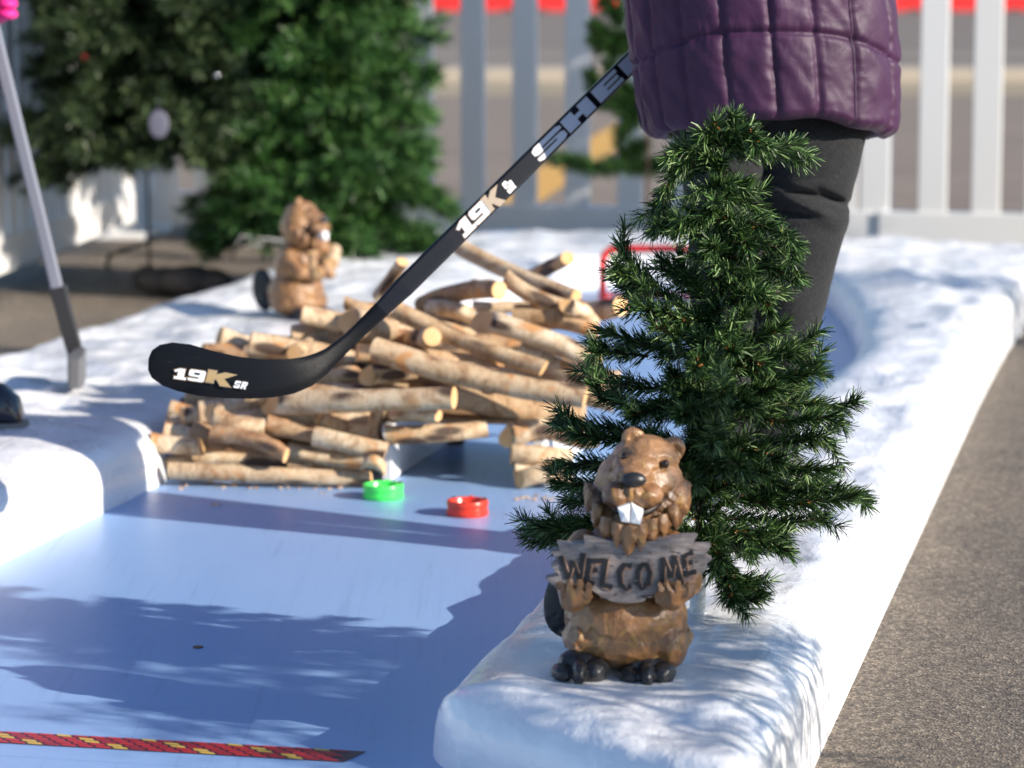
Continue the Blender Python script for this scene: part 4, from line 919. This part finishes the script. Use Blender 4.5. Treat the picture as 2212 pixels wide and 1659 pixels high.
def head(parent, inv, c, face, m_skin, m_hair, hat=None):
    f = Vector((face[0], face[1], 0)).normalized(); s_ = Vector((-f.y, f.x, 0)); M3 = Matrix(((s_.x, f.x, 0), (s_.y, f.y, 0), (0, 0, 1)))
    mb = MB(); mb.ell(c, (.073, .092, .112), M3, 18); mb.ell(c + f * .02 - Vector((0, 0, .06)), (.052, .062, .055), M3, 12)
    mb.ell(c + f * .094 - Vector((0, 0, .012)), (.013, .018, .022), M3, 10)
    for q in (-1, 1): mb.ell(c + s_ * q * .073 - Vector((0, 0, .005)), (.010, .018, .03), M3, 8)
    mb.tube([c - Vector((0, 0, .19)) - f * .015, c - Vector((0, 0, .06)) - f * .01], .052, 14)
    hd_ = mb.build('head', m_skin, parent, True, inv); rm = hd_.modifiers.new('r', 'REMESH'); rm.mode = 'VOXEL'; rm.voxel_size = .006; rm.use_smooth_shade = True; sm = hd_.modifiers.new('s', 'SMOOTH'); sm.iterations = 4
    for q in (-1, 1):
        mb = MB(); mb.ell(c + f * .083 + s_ * q * .031 + Vector((0, 0, .008)), (.012, .008, .007), M3, 8); mb.build('eye', mat('eye_white', (.7, .7, .68), .2), hd_, True, inv)
        mb = MB(); mb.ell(c + f * .0895 + s_ * q * .031 + Vector((0, 0, .008)), (.005, .003, .005), M3, 8); mb.build('iris', EYE, hd_, True, inv)
    mb = MB(); mb.ell(c + f * .082 - Vector((0, 0, .055)), (.024, .010, .007), M3, 8); mb.build('mouth', mat('lips', (.45, .16, .14), .4), hd_, True, inv)
    mb = MB(); mb.ell(c - f * .018 + Vector((0, 0, .022)), (.084, .094, .108), M3, 16); mb.ell(c - f * .06 - Vector((0, 0, .06)), (.07, .05, .10), M3, 12)
    hr = mb.build('hair', m_hair, parent, True, inv); bump_ = hr.modifiers.new('r', 'REMESH'); bump_.mode = 'VOXEL'; bump_.voxel_size = .008; bump_.use_smooth_shade = True

# ---------------------------------------------------------------- person in the purple coat
def person_purple():
    ZP = 4.8; base = W(1640, 1060, ZP); base.z = .105
    root = empty('person', base, 0, 'person in purple quilted coat and charcoal sweatpants standing behind the small tree', 'person')
    inv = Matrix.Translation(-base); face = Vector((-.62, .78, 0))
    k = ZP / F
    Y0 = W(1645, 400, ZP).y
    def xz(px, py): p = W(px, py, ZP); return p.x, p.z
    # trousers: two lofted legs and a shared hip
    mb = MB(); rT = random.Random(2)
    RL = [(180, 1752, 124), (250, 1752, 121), (300, 1750, 117), (350, 1748, 111), (400, 1742, 103), (430, 1741, 98), (470, 1738, 97), (520, 1729, 95), (600, 1715, 89), (700, 1698, 79), (780, 1688, 68), (830, 1686, 60), (853, 1686, 54), (920, 1678, 56), (985, 1672, 58)]
    LL = [(180, 1556, 116), (250, 1556, 112), (300, 1558, 104), (350, 1560, 96), (430, 1562, 84), (520, 1562, 80), (600, 1560, 76), (700, 1558, 68), (800, 1560, 60), (853, 1566, 60), (985, 1572, 62)]
    def fold(px, py, a, leg):
        if leg == 'R':
            q = 0
            for (fx, fy, sl_, wd, ln_, am) in ((1745, 415, .28, 9, 75, -.016), (1760, 450, .40, 10, 80, .010), (1700, 400, -.15, 10, 60, .010), (1800, 425, .5, 9, 45, -.014), (1700, 455, .12, 9, 60, -.010), (1790, 478, .45, 12, 50, .008), (1690, 340, -.5, 16, 70, -.007), (1720, 300, -.3, 20, 60, .006), (1690, 500, .2, 14, 60, .006), (1740, 560, -.2, 22, 60, -.004), (1720, 650, .1, 26, 60, .004), (1700, 835, .05, 10, 60, .005)):
                dy = (py - fy) - sl_ * (px - fx); q += am * math.exp(-(dy / wd) ** 2 - ((px - fx) / ln_) ** 2)
            return q
        return .006 * math.sin(py / 33.0 + a * 2) * math.exp(-((py - 430) / 80) ** 2)
    for leg, D, yo in (('R', RL, 0.0), ('L', LL, -.055)):
        rings = []; y = D[0][0]
        while y <= D[-1][0]:
            for (a, b) in zip(D, D[1:]):
                if a[0] <= y <= b[0]: f = (y - a[0]) / (b[0] - a[0]); cx = a[1] + (b[1] - a[1]) * f; hw = a[2] + (b[2] - a[2]) * f
            x0, z0 = xz(cx, y); r_ = []
            for j in range(64):
                a = 2 * math.pi * j / 64; px = cx + hw * math.cos(a); fl = fold(px, y, a, leg) if math.sin(a) < .3 else 0
                rr = hw * k * 1.0 + .0035 * noise.noise(Vector((math.cos(a) * 1.5, math.sin(a) * 1.5, z0 * 12 + yo * 30)))
                yy_ = yo * min(1, max(0, (y - 300) / 250)); r_.append(Vector((x0 + math.cos(a) * (rr + fl * .3), Y0 + yy_ + math.sin(a) * rr * (.80 + .15 * min(1, max(0, (y - 250) / 100))) - fl, z0)))
            rings.append(r_); y += 4 if y < 560 else 10
        r2 = [[Vector((p.x, p.y, p.z)) * 1 + (Vector((sum(q.x for q in rings[-1]) / 64, sum(q.y for q in rings[-1]) / 64, p.z)) - p) * .1 for p in rings[-1]]]
        r2 += [[p + Vector((0, 0, .012)) for p in r2[0]]]
        loft(mb, rings + r2, False)
    tr = mb.build('trousers', FLEECE, root, True, inv)
    mb = MB(); x0, z0 = xz(1655, 150); mb.ell((x0, Y0 + .02, z0 + .03), (.175, .13, .13), n=16); mb.build('trouser_seat', FLEECE, tr, True, inv)
    # coat: theta grid with quilted baffles
    NT, NZ = 420, 300; x0, zt_ = xz(1645, -50); z_hem = .731
    sides = [(300, 1388, 1935), (250, 1380, 1945), (200, 1370, 1946), (130, 1358, 1944), (60, 1350, 1938), (0, 1345, 1930), (-100, 1340, 1915), (-250, 1345, 1895), (-400, 1370, 1880), (-600, 1390, 1880), (-700, 1430, 1850), (-760, 1500, 1780)]
    xs_ = [xz(s_[1], s_[0]) for s_ in sides]; xr = [xz(s_[2], s_[0]) for s_ in sides]
    def wid(z):
        for i in range(len(sides) - 1):
            za, zb = xs_[i][1], xs_[i + 1][1]
            if za <= z <= zb: f = (z - za) / (zb - za); return xs_[i][0] + (xs_[i + 1][0] - xs_[i][0]) * f, xr[i][0] + (xr[i + 1][0] - xr[i][0]) * f
        return (xs_[0][0], xr[0][0]) if z < xs_[0][1] else (xs_[-1][0], xr[-1][0])
    ztop = xs_[-1][1]; rings = []
    stitch_px = [1352, 1388, 1450, 1541, 1645, 1740, 1829, 1920]
    ths = []
    cxm = 1645; hwp = 300
    for s_ in stitch_px: ths.append(math.acos(max(-1, min(1, (s_ - cxm) / hwp))))
    ths = sorted(ths)                                  # angles on the viewer side (0..pi), measured as a -> theta=-a
    allth = sorted([-t for t in ths] + [t for t in [.35, .75, 1.15, 1.57, 2.0, 2.4, 2.8]]) 
    allth = allth + [allth[0] + 2 * math.pi]
    hseam0 = .136
    for i in range(NZ + 1):
        f = i / NZ; r_ = []
        for j in range(NT):
            a = -math.pi + 2 * math.pi * j / NT + .0001
            ca, sa = math.cos(a), math.sin(a)
            hem = z_hem - .037 * abs(ca) ** 2.2 - .03 * max(0, sa) + .003 * math.sin(a * 9)
            z = hem + (ztop - hem) * f; l_, rt = wid(z); cx = (l_ + rt) / 2; hw = (rt - l_) / 2; dp = .165 if f < .8 else .165 - .07 * (f - .8) / .2
            aa = a if a >= allth[0] else a + 2 * math.pi
            u = .5
            for t0, t1 in zip(allth, allth[1:]):
                if t0 <= aa <= t1: u = (aa - t0) / (t1 - t0); ulen = (t1 - t0); break
            sag = -.055 * abs(ca) ** 3
            off = [0, .006, -.004, .003, -.006, .002][int((aa * 7)) % 6] * 0
            v = ((z - (z_hem + .134 + sag)) / hseam0) % 1.0
            if z < z_hem + .134 + sag: v = (z - hem) / max(.02, (z_hem + .134 + sag - hem))
            v = max(0, min(1, v)); v = max(v, .0)
            pu = (1 - abs(2 * u - 1) ** 5) ; pv = (1 - abs(2 * v - 1) ** 4) if True else 1
            eu = math.exp(-(min(u, 1 - u) * ulen / .03) ** 2); ev = math.exp(-(min(v, 1 - v) * .145 / .006) ** 2) if z > hem + .03 else 0
            puff = .0048 * pu ** .6 * (.35 + .65 * pv ** .5) * (1 if abs(sa) < 2 else 1)
            puff -= .0030 * eu + .0045 * ev
            wr = .0036 * noise.noise(Vector((a * 5 + z * 16, z * 22 - a * 3, 1.3))) + .0016 * noise.noise(Vector((a * 9 + z * 20, z * 30 + a * 6, 7.7))) 
            wr += .0016 * noise.noise(Vector((a * 42, z * 9, 4.4))) * math.exp(-((min(v, 1 - v)) * .145 / .02) ** 2)
            wr *= (.4 + .6 * pu)
            wr += .0020 * noise.noise(Vector((a * 9, z * 85, 5.1))) * math.exp(-(min(u, 1 - u) * ulen / .10) ** 2)
            fw_ = (1 - f) ** 6
            rr = 1
            if f < .022: puff -= .016 * (1 - f / .022) ** 2
            d_ = puff + wr
            r_.append(Vector((cx + ca * (hw - .006 + d_), Y0 + .015 + sa * (dp + d_), z)))
        rings.append(r_)
    inner = [[Vector((p.x * .0 + ((p.x - (sum(q.x for q in rings[0]) / NT)) * .94 + sum(q.x for q in rings[0]) / NT), (p.y - Y0) * .93 + Y0, p.z + .004)) for p in rings[0]]]
    inner = [[Vector((p.x, p.y, p.z + .09)) for p in inner[0]]] + inner
    mb = MB(); loft(mb, inner + rings)
    coat = mb.build('coat', PURPLE, root, True, inv)
    # double stitched side seam and cord
    for s_ in (-.011, .011):
        mb = MB(); a = -math.acos((1829 - cxm) / hwp); pts = []
        for i in range(0, NZ + 1, 4):
            j = int((a + s_ + math.pi) / (2 * math.pi) * NT) % NT; p = rings[i][j]; pts.append(p + Vector((math.cos(a), math.sin(a), 0)) * .0012)
        mb.tube(pts, .0011, 5); mb.build('stitching', THREAD, coat, True, inv)
    # upper body outside the frame: shoulders, arms reaching to the stick, hands, head
    sh_c = Vector((x0, Y0 + .02, 1.40)); side = Vector((face.y, -face.x, 0))
    g1 = hd + sdv * .93; g2 = hd + sdv * 1.16
    shl = sh_c - side * .17 + Vector((0, 0, -.04)); shr = sh_c + side * .17 + Vector((0, 0, -.04))
    for (sh_, g) in ((shl, g1), (shr, g2)):
        el = sh_.lerp(g, .5) + Vector((0, 0, -.08)) + face * -.03; wr_ = g + (el - g).normalized() * .085
        mb = MB(); P = [sh_, sh_.lerp(el, .5), el, el.lerp(wr_, .5), wr_ + (wr_ - el) * .02]; mb.tube(P, [.075, .072, .062, .056, .046], 20); mb.build('sleeve', PURPLE, coat, True, inv)
        kn_ = g + (wr_ - g).normalized() * .022 
        hand(root, inv, wr_, kn_, (g - kn_).normalized().cross(sdv).cross(sdv) * -1 + Vector((0, .2, 0)), sdv, SKIN)
    mb = MB(); mb.ell(sh_c + Vector((0, 0, -.07)), (.20, .13, .11), Matrix.Rotation(math.atan2(side.y, side.x), 3, 'Z'), 18); mb.build('coat_shoulders', PURPLE, coat, True, inv)
    head(root, inv, sh_c + Vector((-.03, .03, .20)), face, SKIN, HAIR)
    for cx, yo in ((1676, 0), (1570, -.055)):
        p0 = Vector((W(cx, 853, ZP).x, Y0 + yo, W(cx, 853, ZP).z + .02)); mb = MB(); mb.tube([p0, Vector((p0.x, p0.y, .16))], [.034, .031], 14); mb.build('ankle', SKIN, root, True, inv)
        heel = Vector((p0.x, p0.y, .105)) - face * .07; shoe('shoe', heel, face, .25, .09, .085, mat('shoe_grey', (.12, .12, .13), .6), mat('sole_white', (.6, .6, .6), .5), root, inv)
person_purple()

# ---------------------------------------------------------------- person at the left edge (black shoe, pink sleeve) and the grey stick
def person_pink():
    sb = G(30, 935, .112); base = Vector((sb.x - .22, sb.y + .05, .112))
    root = empty('person', base, 0, 'person in pink jacket at the left edge, black leather shoe on white kerb', 'person'); inv = Matrix.Translation(-base)
    SH = mat('black_leather', (.012, .013, .02), .22, Coat_Weight=.5); SO = mat('sole_grey', (.16, .15, .14), .6)
    toe = sb + Vector((.015, 0, 0)); dirv = Vector((1, -.12, 0)).normalized()
    s1 = shoe('shoe', toe + Vector((.003, 0, 0)), -dirv, .26, .105, .085, SH, SO, root, inv); s2 = shoe('shoe', toe + Vector((-.14, .25, 0)), -dirv, .25, .10, .075, SH, SO, root, inv)
    JE = mat('dark_jeans', (.03, .04, .07), .8)
    mb = MB()
    hips = Vector((base.x - .22, base.y + .10, .88))
    for f_, q in ((toe - dirv * .07, -.08), (toe - dirv * .07 + Vector((-.14, .25, 0)), .09)):
        a = Vector((f_.x - .035, f_.y, .18)); kn = a.lerp(hips, .5) + Vector((-.01, 0, 0)); mb.tube([a, a.lerp(kn, .6), kn, kn.lerp(hips, .6) + Vector((0, q * .5, 0)), hips + Vector((0, q, 0))], [.052, .06, .068, .082, .095], 20)
    mb.build('trousers', JE, root, True, inv)
    mb = MB(); c = hips; rings = []
    for z, wx, wy in ((.80, .155, .19), (.95, .16, .19), (1.1, .15, .175), (1.25, .155, .19), (1.38, .15, .2), (1.46, .10, .13), (1.5, .055, .06)):
        for dz, ex in ((0, -.008), (.03, .006), (.06, .010), (.09, .006)):
            if z + dz > 1.52: continue
            rings.append([Vector((c.x + (wx + ex) * math.cos(2 * math.pi * j / 40), c.y + (wy + ex) * math.sin(2 * math.pi * j / 40), z + dz)) for j in range(40)])
    rings.sort(key=lambda r: r[0].z); loft(mb, rings, True); jk = mb.build('jacket', PINK, root, True, inv)
    g1 = W(-10, -2, 5.95); g2 = g1 + Vector((-.075, .02, .16))
    for (s_, g) in ((Vector((c.x + .06, c.y - .17, 1.38)), g2), (Vector((c.x + .06, c.y + .17, 1.38)), g1)):
        el = s_.lerp(g, .5) + Vector((.0, 0, -.07)); mb = MB(); mb.tube([s_, el, el.lerp(g, .55), g + (el - g) * .08], [.068, .058, .052, .046], 20); mb.build('sleeve', PINK, jk, True, inv)
        mb = MB(); mb.ell(g, (.043, .04, .05), n=14); mb.ell(g + Vector((.022, -.028, .01)), (.018, .018, .03), n=10)
        for q in range(4): mb.ell(g + Vector((.026, -.018 + .0, .03 - q * .02)), (.022, .028, .012), n=8)
        mt = mb.build('mitten', PINK, root, True, inv)
    head(root, inv, Vector((c.x + .03, c.y, 1.68)), (1, -.1, 0), SKIN, HAIR)
    # stick
    a = W(8, 150, 6.05); b = W(123, 622, 6.2); foot = W(180, 800, 6.26); foot.z = max(foot.z, .112)
    st = empty('hockey_stick', foot, 0, 'hockey stick with pale grey shaft resting on the white kerb at the left', 'hockey stick'); inv2 = Matrix.Translation(-foot)
    d = (a - b).normalized(); top = b + d * .95; mb = MB()
    def rect(p, d, w1, w2): 
        s1_ = Vector((1, 0, 0)); s1_ = (s1_ - d * s1_.dot(d)).normalized(); s2_ = d.cross(s1_); return [p + s1_ * w1 + s2_ * w2 * 0 + s2_ * w2, p - s1_ * w1 + s2_ * w2, p - s1_ * w1 - s2_ * w2, p + s1_ * w1 - s2_ * w2]
    loft(mb, [rect(b - d * .02, d, .0125, .009), rect(top, d, .0125, .009)], True); mb.build('shaft', GREYALU, st, False, inv2, bevel=.004)
    mb = MB(); pts = [W(123, 618, 6.2), W(134, 655, 6.21), W(146, 700, 6.22), W(158, 745, 6.235), W(172, 790, 6.25)]
    loft(mb, [rect(p, d, w_, .012) for p, w_ in zip(pts, (.019, .016, .0165, .016, .014))], True); mb.build('hosel', BLACKPL, st, False, inv2, bevel=.003)
    mb = MB(); rings = []
    for f, up_, w_ in ((0, .066, .010), (.25, .068, .012), (.5, .068, .015), (.8, .066, .017), (1, .058, .012)):
        c_ = W(176 + 8 * f, 803, 6.25) ; c_ = Vector((c_.x, c_.y - .16 * f, .116)); rings.append([c_ + Vector((-w_, 0, 0)), c_ + Vector((w_, 0, 0)), c_ + Vector((w_ + .001, 0, up_)), c_ + Vector((-w_ + .001, 0, up_))])
    loft(mb, rings, True); mb.build('blade', GREYPL, st, False, inv2, bevel=.004)
person_pink()

# ---------------------------------------------------------------- fences
def fence(name, A, Bp, label, spacing=.193, pw=.089, th=.028, top=1.12, post_at=(0, 1), rail=(.02, .128), pz=0):
    A, Bp = Vector(A), Vector(Bp); ln_ = (Bp - A).length; d = (Bp - A).normalized(); root = empty(name, A, math.atan2(d.y, d.x), label, 'fence', 'white picket fences round the rink')
    g = -.04
    for (z0, z1) in (rail, (top - .20, top - .11)):
        MB().box((0, -.030 - th, z0), (ln_, .012, z1)).build('rail', VINYL, root, bevel=.004)
    n = int(ln_ / spacing)
    for i in range(n):
        x = (i + .5) * spacing + pz
        if x + pw > ln_: break
        mb = MB(); mb.box((x, -.024 - th, rail[1] - .05), (x + pw, -.0245, top - .03)); mb.add([(x, -.024 - th, top - .03), (x + pw, -.024 - th, top - .03), (x + pw / 2, -.024 - th, top + .03), (x, -.0245, top - .03), (x + pw, -.0245, top - .03), (x + pw / 2, -.0245, top + .03)], [(0, 1, 2), (5, 4, 3), (0, 2, 5, 3), (1, 4, 5, 2)]); mb.build('picket', VINYL, root, bevel=.003)
    for f in post_at:
        x = f * ln_; mb = MB().box((x - .052, -.052, g), (x + .052, .052, top + .05)); p_ = mb.build('post', VINYL, root, bevel=.004)
        MB().box((x - .062, -.062, top + .05), (x + .062, .062, top + .075)).build('post_cap', VINYL, p_, bevel=.006)
        MB().box((x - .10, -.10, g), (x + .10, .10, g + .03)).build('foot_plate', VINYL, root, bevel=.006)
    return root
UF = 10.62
def lv(px, u=UF):   # point on fence line u at photo column px
    t = (px - 1106) / F; lo_, hi_ = -8.0, 4.0
    for _ in range(60):
        m_ = (lo_ + hi_) / 2; p = L(u, m_); Z = (p - CP).dot(FW)
        if p.x / Z < t: lo_ = m_
        else: hi_ = m_
    return lo_
fence('picket_fence', L(UF, lv(600)), L(UF, lv(1890)), 'white picket fence along the back of the rink, its left part behind the trees', pz=.035)
fence('picket_fence', L(UF, lv(1900)), L(UF, lv(1900) + 2.4), 'white picket fence panel at the right edge of the picture beyond the purple coat', post_at=(1,), pz=.045, spacing=.186, pw=.098, th=.04)
fence('picket_fence', L(11.0, lv(300, 11.0)), L(11.0, lv(585, 11.0)), 'short white picket fence section glimpsed between the two big trees', rail=(-.0, .13), spacing=.16)
a = G(-260, 680, .03); b = G(268, 475, .03); a.z = b.z = 0
LF = fence('picket_fence', a, b, 'white picket fence running away along the left edge of the picture behind the grey stick', spacing=.15, rail=(.03, .145))

# ---------------------------------------------------------------- large christmas trees
def big_tree(name, base, h, r_b, label, cols, seed, zlow, n=210, dens=2.1, ln=.046, wd=.0038, power=.8):
    rnd = random.Random(seed); root = empty(name, base, 0, label, 'christmas tree', 'large artificial christmas trees'); mb = MB()
    mb.tube([(0, 0, 0), (0, 0, zlow + .1), (0, 0, h)], [.0045, .005, .004], 8); mb.build('trunk', TRUNKM, root, True)
    mb = MB()
    for i in range(n):
        f = ((i + rnd.random()) / n) ** 1.15; z = zlow + (h - zlow) * f; rr = r_b * (1 - f) ** power * rnd.uniform(.72, 1.12) + .05
        a = i * 2.399 + rnd.uniform(-.3, .3); d = Vector((math.cos(a), math.sin(a), 0)); droop = rnd.uniform(-.16, .05) * rr * 2 - .02
        P = curve((0, 0, z + .04), d * rr + Vector((0, 0, z + droop)), .02, 5, .008, rnd); c = (.02, .015, .01, 1)
        mb.tube(P, [.004] * 6, 4, 0, True, 1, c); needles(mb, P[1:], int(190 * rr * 2.2 * dens), ln, wd, rnd, cols)
        for k in range(6):
            g = rnd.uniform(.25, .95); i0 = min(4, int(g * 5)); p = P[i0].lerp(P[i0 + 1], g * 5 - i0); sd_ = Vector((-d.y, d.x, 0)) * rnd.choice((-1, 1))
            q = p + (d * rnd.uniform(.5, 1) + sd_ * rnd.uniform(.4, .9) + Vector((0, 0, rnd.uniform(-.5, .4)))).normalized() * rnd.uniform(.06, .13)
            Q = curve(p, q, .004, 2); needles(mb, Q, int(46 * dens), ln, wd, rnd, cols)
    mb.build('crown', NEEDLE, root); return root
tb = G(678, 560, .10); t1 = Vector((tb.x, tb.y + .34, .10))
big_tree('artificial_tree', t1, 2.4, .35, 'tall bright green artificial tree behind the log-carrying beaver', FRESH, 4, .05, n=320, power=.62)
t2 = Vector((W(318, 300, 9.3).x, W(318, 300, 9.3).y, -.04))
big_tree('artificial_tree', t2, 2.5, .37, 'tall dull olive green artificial tree left of the bright green one', OLIVE, 9, .42, n=320, power=.7)
big_tree('artificial_tree', Vector((W(500, 300, 10.5).x, W(500, 300, 10.5).y, -.04)), 2.4, .34, 'dark artificial tree in the gap behind the olive and the bright green tree', OLIVE, 19, .50, n=200)
big_tree('artificial_tree', Vector((1.32, 2.84, -.04)), .90, .22, 'unseen small artificial tree added to shade the near end of the right kerb', DEEP, 41, .2, n=52, dens=.4, ln=.03, wd=.002)  # out of frame, added to cast dappled shade on the kerb front
big_tree('artificial_tree', Vector((2.10, 9.76, -.04)), 2.4, .17, 'tall artificial tree standing on the asphalt beyond the far right corner of the kerb', FRESH, 43, .3, n=150, dens=1.6)  # out of frame, added so its shadow falls on the back pickets
big_tree('artificial_tree', Vector((3.0, 7.4, -.04)), 1.5, .32, 'unseen loose branched artificial tree added to dapple the far right kerb', FRESH, 53, .3, n=70, dens=.3)  # out of frame, added for dappled shade on the far kerb top
big_tree('artificial_tree', Vector((1.34, 3.12, -.04)), .98, .12, 'slim artificial tree on the asphalt beside the right kerb, level with the beaver', DEEP, 59, .56, n=40, dens=.8, ln=.03, wd=.002)  # out of frame, crown placed to close the lit gap on the board
# sparse little tree by the back fence
def sparse_tree():
    rnd = random.Random(31); p = W(1398, 470, 9.75); p.z = .12
    root = empty('artificial_tree', p, 0, 'sparse thin artificial tree with ring-like tiers, by the back fence beside the purple coat', 'christmas tree'); zz = (p - CP).dot(FW); inv = Matrix.Translation(-p)
    mb = MB(); mb.tube([(0, 0, 0), (0, 0, 1.25)], .0055, 8); mb.build('trunk', TRUNKM, root, True)
    for (pts, dn) in (([(1398, 355), (1290, 362), (1240, 352), (1205, 345)], 1), ([(1345, 355), (1400, 362), (1440, 352)], 1), ([(1345, 350), (1350, 325), (1385, 318)], 1), ([(1398, 240), (1300, 215), (1280, 170)], 1.6), ([(1398, 230), (1330, 180), (1320, 150)], 1.6), ([(1345, 240), (1375, 235), (1400, 200)], 1.4), ([(1398, 250), (1350, 262), (1342, 292)], 1),
                      ([(1398, 90), (1310, 80), (1290, 60)], 1.5), ([(1398, 95), (1320, 110), (1290, 92)], 1.3), ([(1345, 60), (1330, 20), (1310, 10)], 1.2), ([(1345, 80), (1380, 70), (1400, 60)], 1.3), ([(1345, 0), (1310, -40)], 1.3), ([(1345, -100), (1380, -150)], 1.3), ([(1345, -100), (1310, -130)], 1.3)):
        P = [W(x, y, zz) for x, y in pts]; mb = MB(); Lg = sum((P[i + 1] - P[i]).length for i in range(len(P) - 1)); mb.tube(P, .004, 5, 0, True, 1, (.02, .015, .01, 1)); needles(mb, P, int(4200 * Lg * dn) + 90, .05, .0032, rnd, DEEP[:4] + FRESH[1:3]); mb.build('branch', NEEDLE, root, False, inv)
sparse_tree()
# tag hanging on the olive tree
mb = MB(); c = W(343, 268, 8.86); mb.ell((0, 0, 0), (.030, .004, .042), n=14); mb.tube([(0, 0, .04), (0, 0, .075)], .001, 5)
tag(mb.build('ornament', mat('silver_disc', (.12, .12, .16), .4), None, True, loc=c), 'flat oval silver white ornament hanging on the olive green tree', 'ornament')
for (px, py, Z, m_, lb) in ((183, 122, 8.9, mat('bauble_red', (.35, .02, .02), .4), 'small red bauble in the olive green tree'), (468, 163, 9.0, mat('silver', (.7, .7, .75), .15, Metallic=1.0), 'small silver bauble hanging in the olive green tree')):
    mb = MB(); mb.ell((0, 0, 0), (.009,) * 3, n=10); tag(mb.build('bauble', m_, None, True, loc=W(px, py, Z)), lb, 'bauble')

# ---------------------------------------------------------------- tree stand, sandbag, ground clutter at the left
mb = MB(); P = [G(232, 578, -.03), W(234, 556, 9.6), W(262, 542, 9.6), W(330, 520, 9.8), W(388, 492, 10.1)]; mb.tube(P, .007, 8)
rt = P[0].copy(); tag(mb.build('stand_leg', DARKMETAL, None, True, Matrix.Translation(-rt), loc=rt), 'bent dark green metal leg of a tree stand on the asphalt at left', 'stand leg')
mb = MB(); rt = G(385, 618, -.04); rs = random.Random(5)
for (px, py, Z, rx, ry, rz) in ((360, 585, 9.35, .085, .09, .045), (410, 588, 9.3, .09, .09, .05), (455, 590, 9.3, .07, .08, .045), (318, 585, 9.5, .05, .06, .04)): 
    p = W(px, py, Z); p.z = -.04 + rz; mb.ell(p, (rx, ry, rz), n=14)
SACK = mat('dark_sack', (.055, .045, .04), .7); bump(SACK, ntex(SACK, coords(SACK), 26, 5, .6, 1), .9, .02)
tag(mb.build('sandbag', SACK, None, True, Matrix.Translation(-rt), loc=rt), 'lumpy dark brown sandbag slumped on the asphalt behind the left kerb', 'sandbag')
mb = MB(); P = [W(505, 545, 9.1), W(525, 508, 9.1), W(610, 520, 9.0), W(700, 535, 8.95)]; mb.tube(P, .008, 8); rt = P[0].copy()
tag(mb.build('steel_bar', mat('bright_steel', (.6, .58, .56), .2, Metallic=.9), None, True, Matrix.Translation(-rt), loc=rt), 'thin shiny steel bar behind the log-carrying beaver, low under the bright tree', 'bar')

# ---------------------------------------------------------------- red goal at the end of the lane
def goal():
    c = G(1390, 640, 0); c = L(8.65, -1.32, 0); root = empty('mini_goal', c, 0, 'small red tube hockey goal at the far lane end, behind the small tree', 'goal'); inv = Matrix.Translation(-c)
    Z = (c - CP).dot(FW); l_ = W(1302, 640, Z); r_ = W(1500, 640, Z); tp = W(1400, 536, Z).z; r0 = .028
    mb = MB(); P = [Vector((l_.x, l_.y, .01))]
    for k in range(6): a = R(180 - 18 * k); P.append(Vector((l_.x + .04 + .04 * math.cos(a), l_.y, tp - .04 + .04 * math.sin(a))))
    for k in range(6): a = R(90 - 18 * k); P.append(Vector((r_.x - .04 + .04 * math.cos(a), l_.y, tp - .04 + .04 * math.sin(a))))
    P.append(Vector((r_.x, l_.y, .01))); mb.tube(P, .0125, 12); mb.build('goal_frame', RED, root, True, inv)
    mb = MB(); mb.tube([Vector((l_.x, l_.y, .012)), Vector((l_.x + .03, l_.y + .12, .012)), Vector((r_.x - .03, l_.y + .12, .012)), Vector((r_.x, l_.y, .012))], .008, 10); mb.build('base_tube', RED, root, True, inv)
goal()

# ---------------------------------------------------------------- red barriers along the far road
def barrier(x):
    root = empty('road_barrier', (x, 87.0, -.033), 0, 'red plastic road barrier in the row beyond the far road', 'barrier', 'red barriers along the far road')
    mb = MB(); pr = [(-.3, 0), (-.3, .12), (-.16, .35), (-.10, 1.0), (.10, 1.0), (.16, .35), (.3, .12), (.3, 0)]; loft(mb, [[Vector((xx, y, z)) for y, z in pr] for xx in (-.97, -.9, .9, .97)], True); mb.build('shell', RED, root, bevel=.02)
    for q in (-.5, .5): MB().box((q - .15, -.33, .02), (q + .15, -.303, .10)).build('fork_slot', BLACKPL, root)
for i in range(22): barrier(-4.5 + i * 1.95)
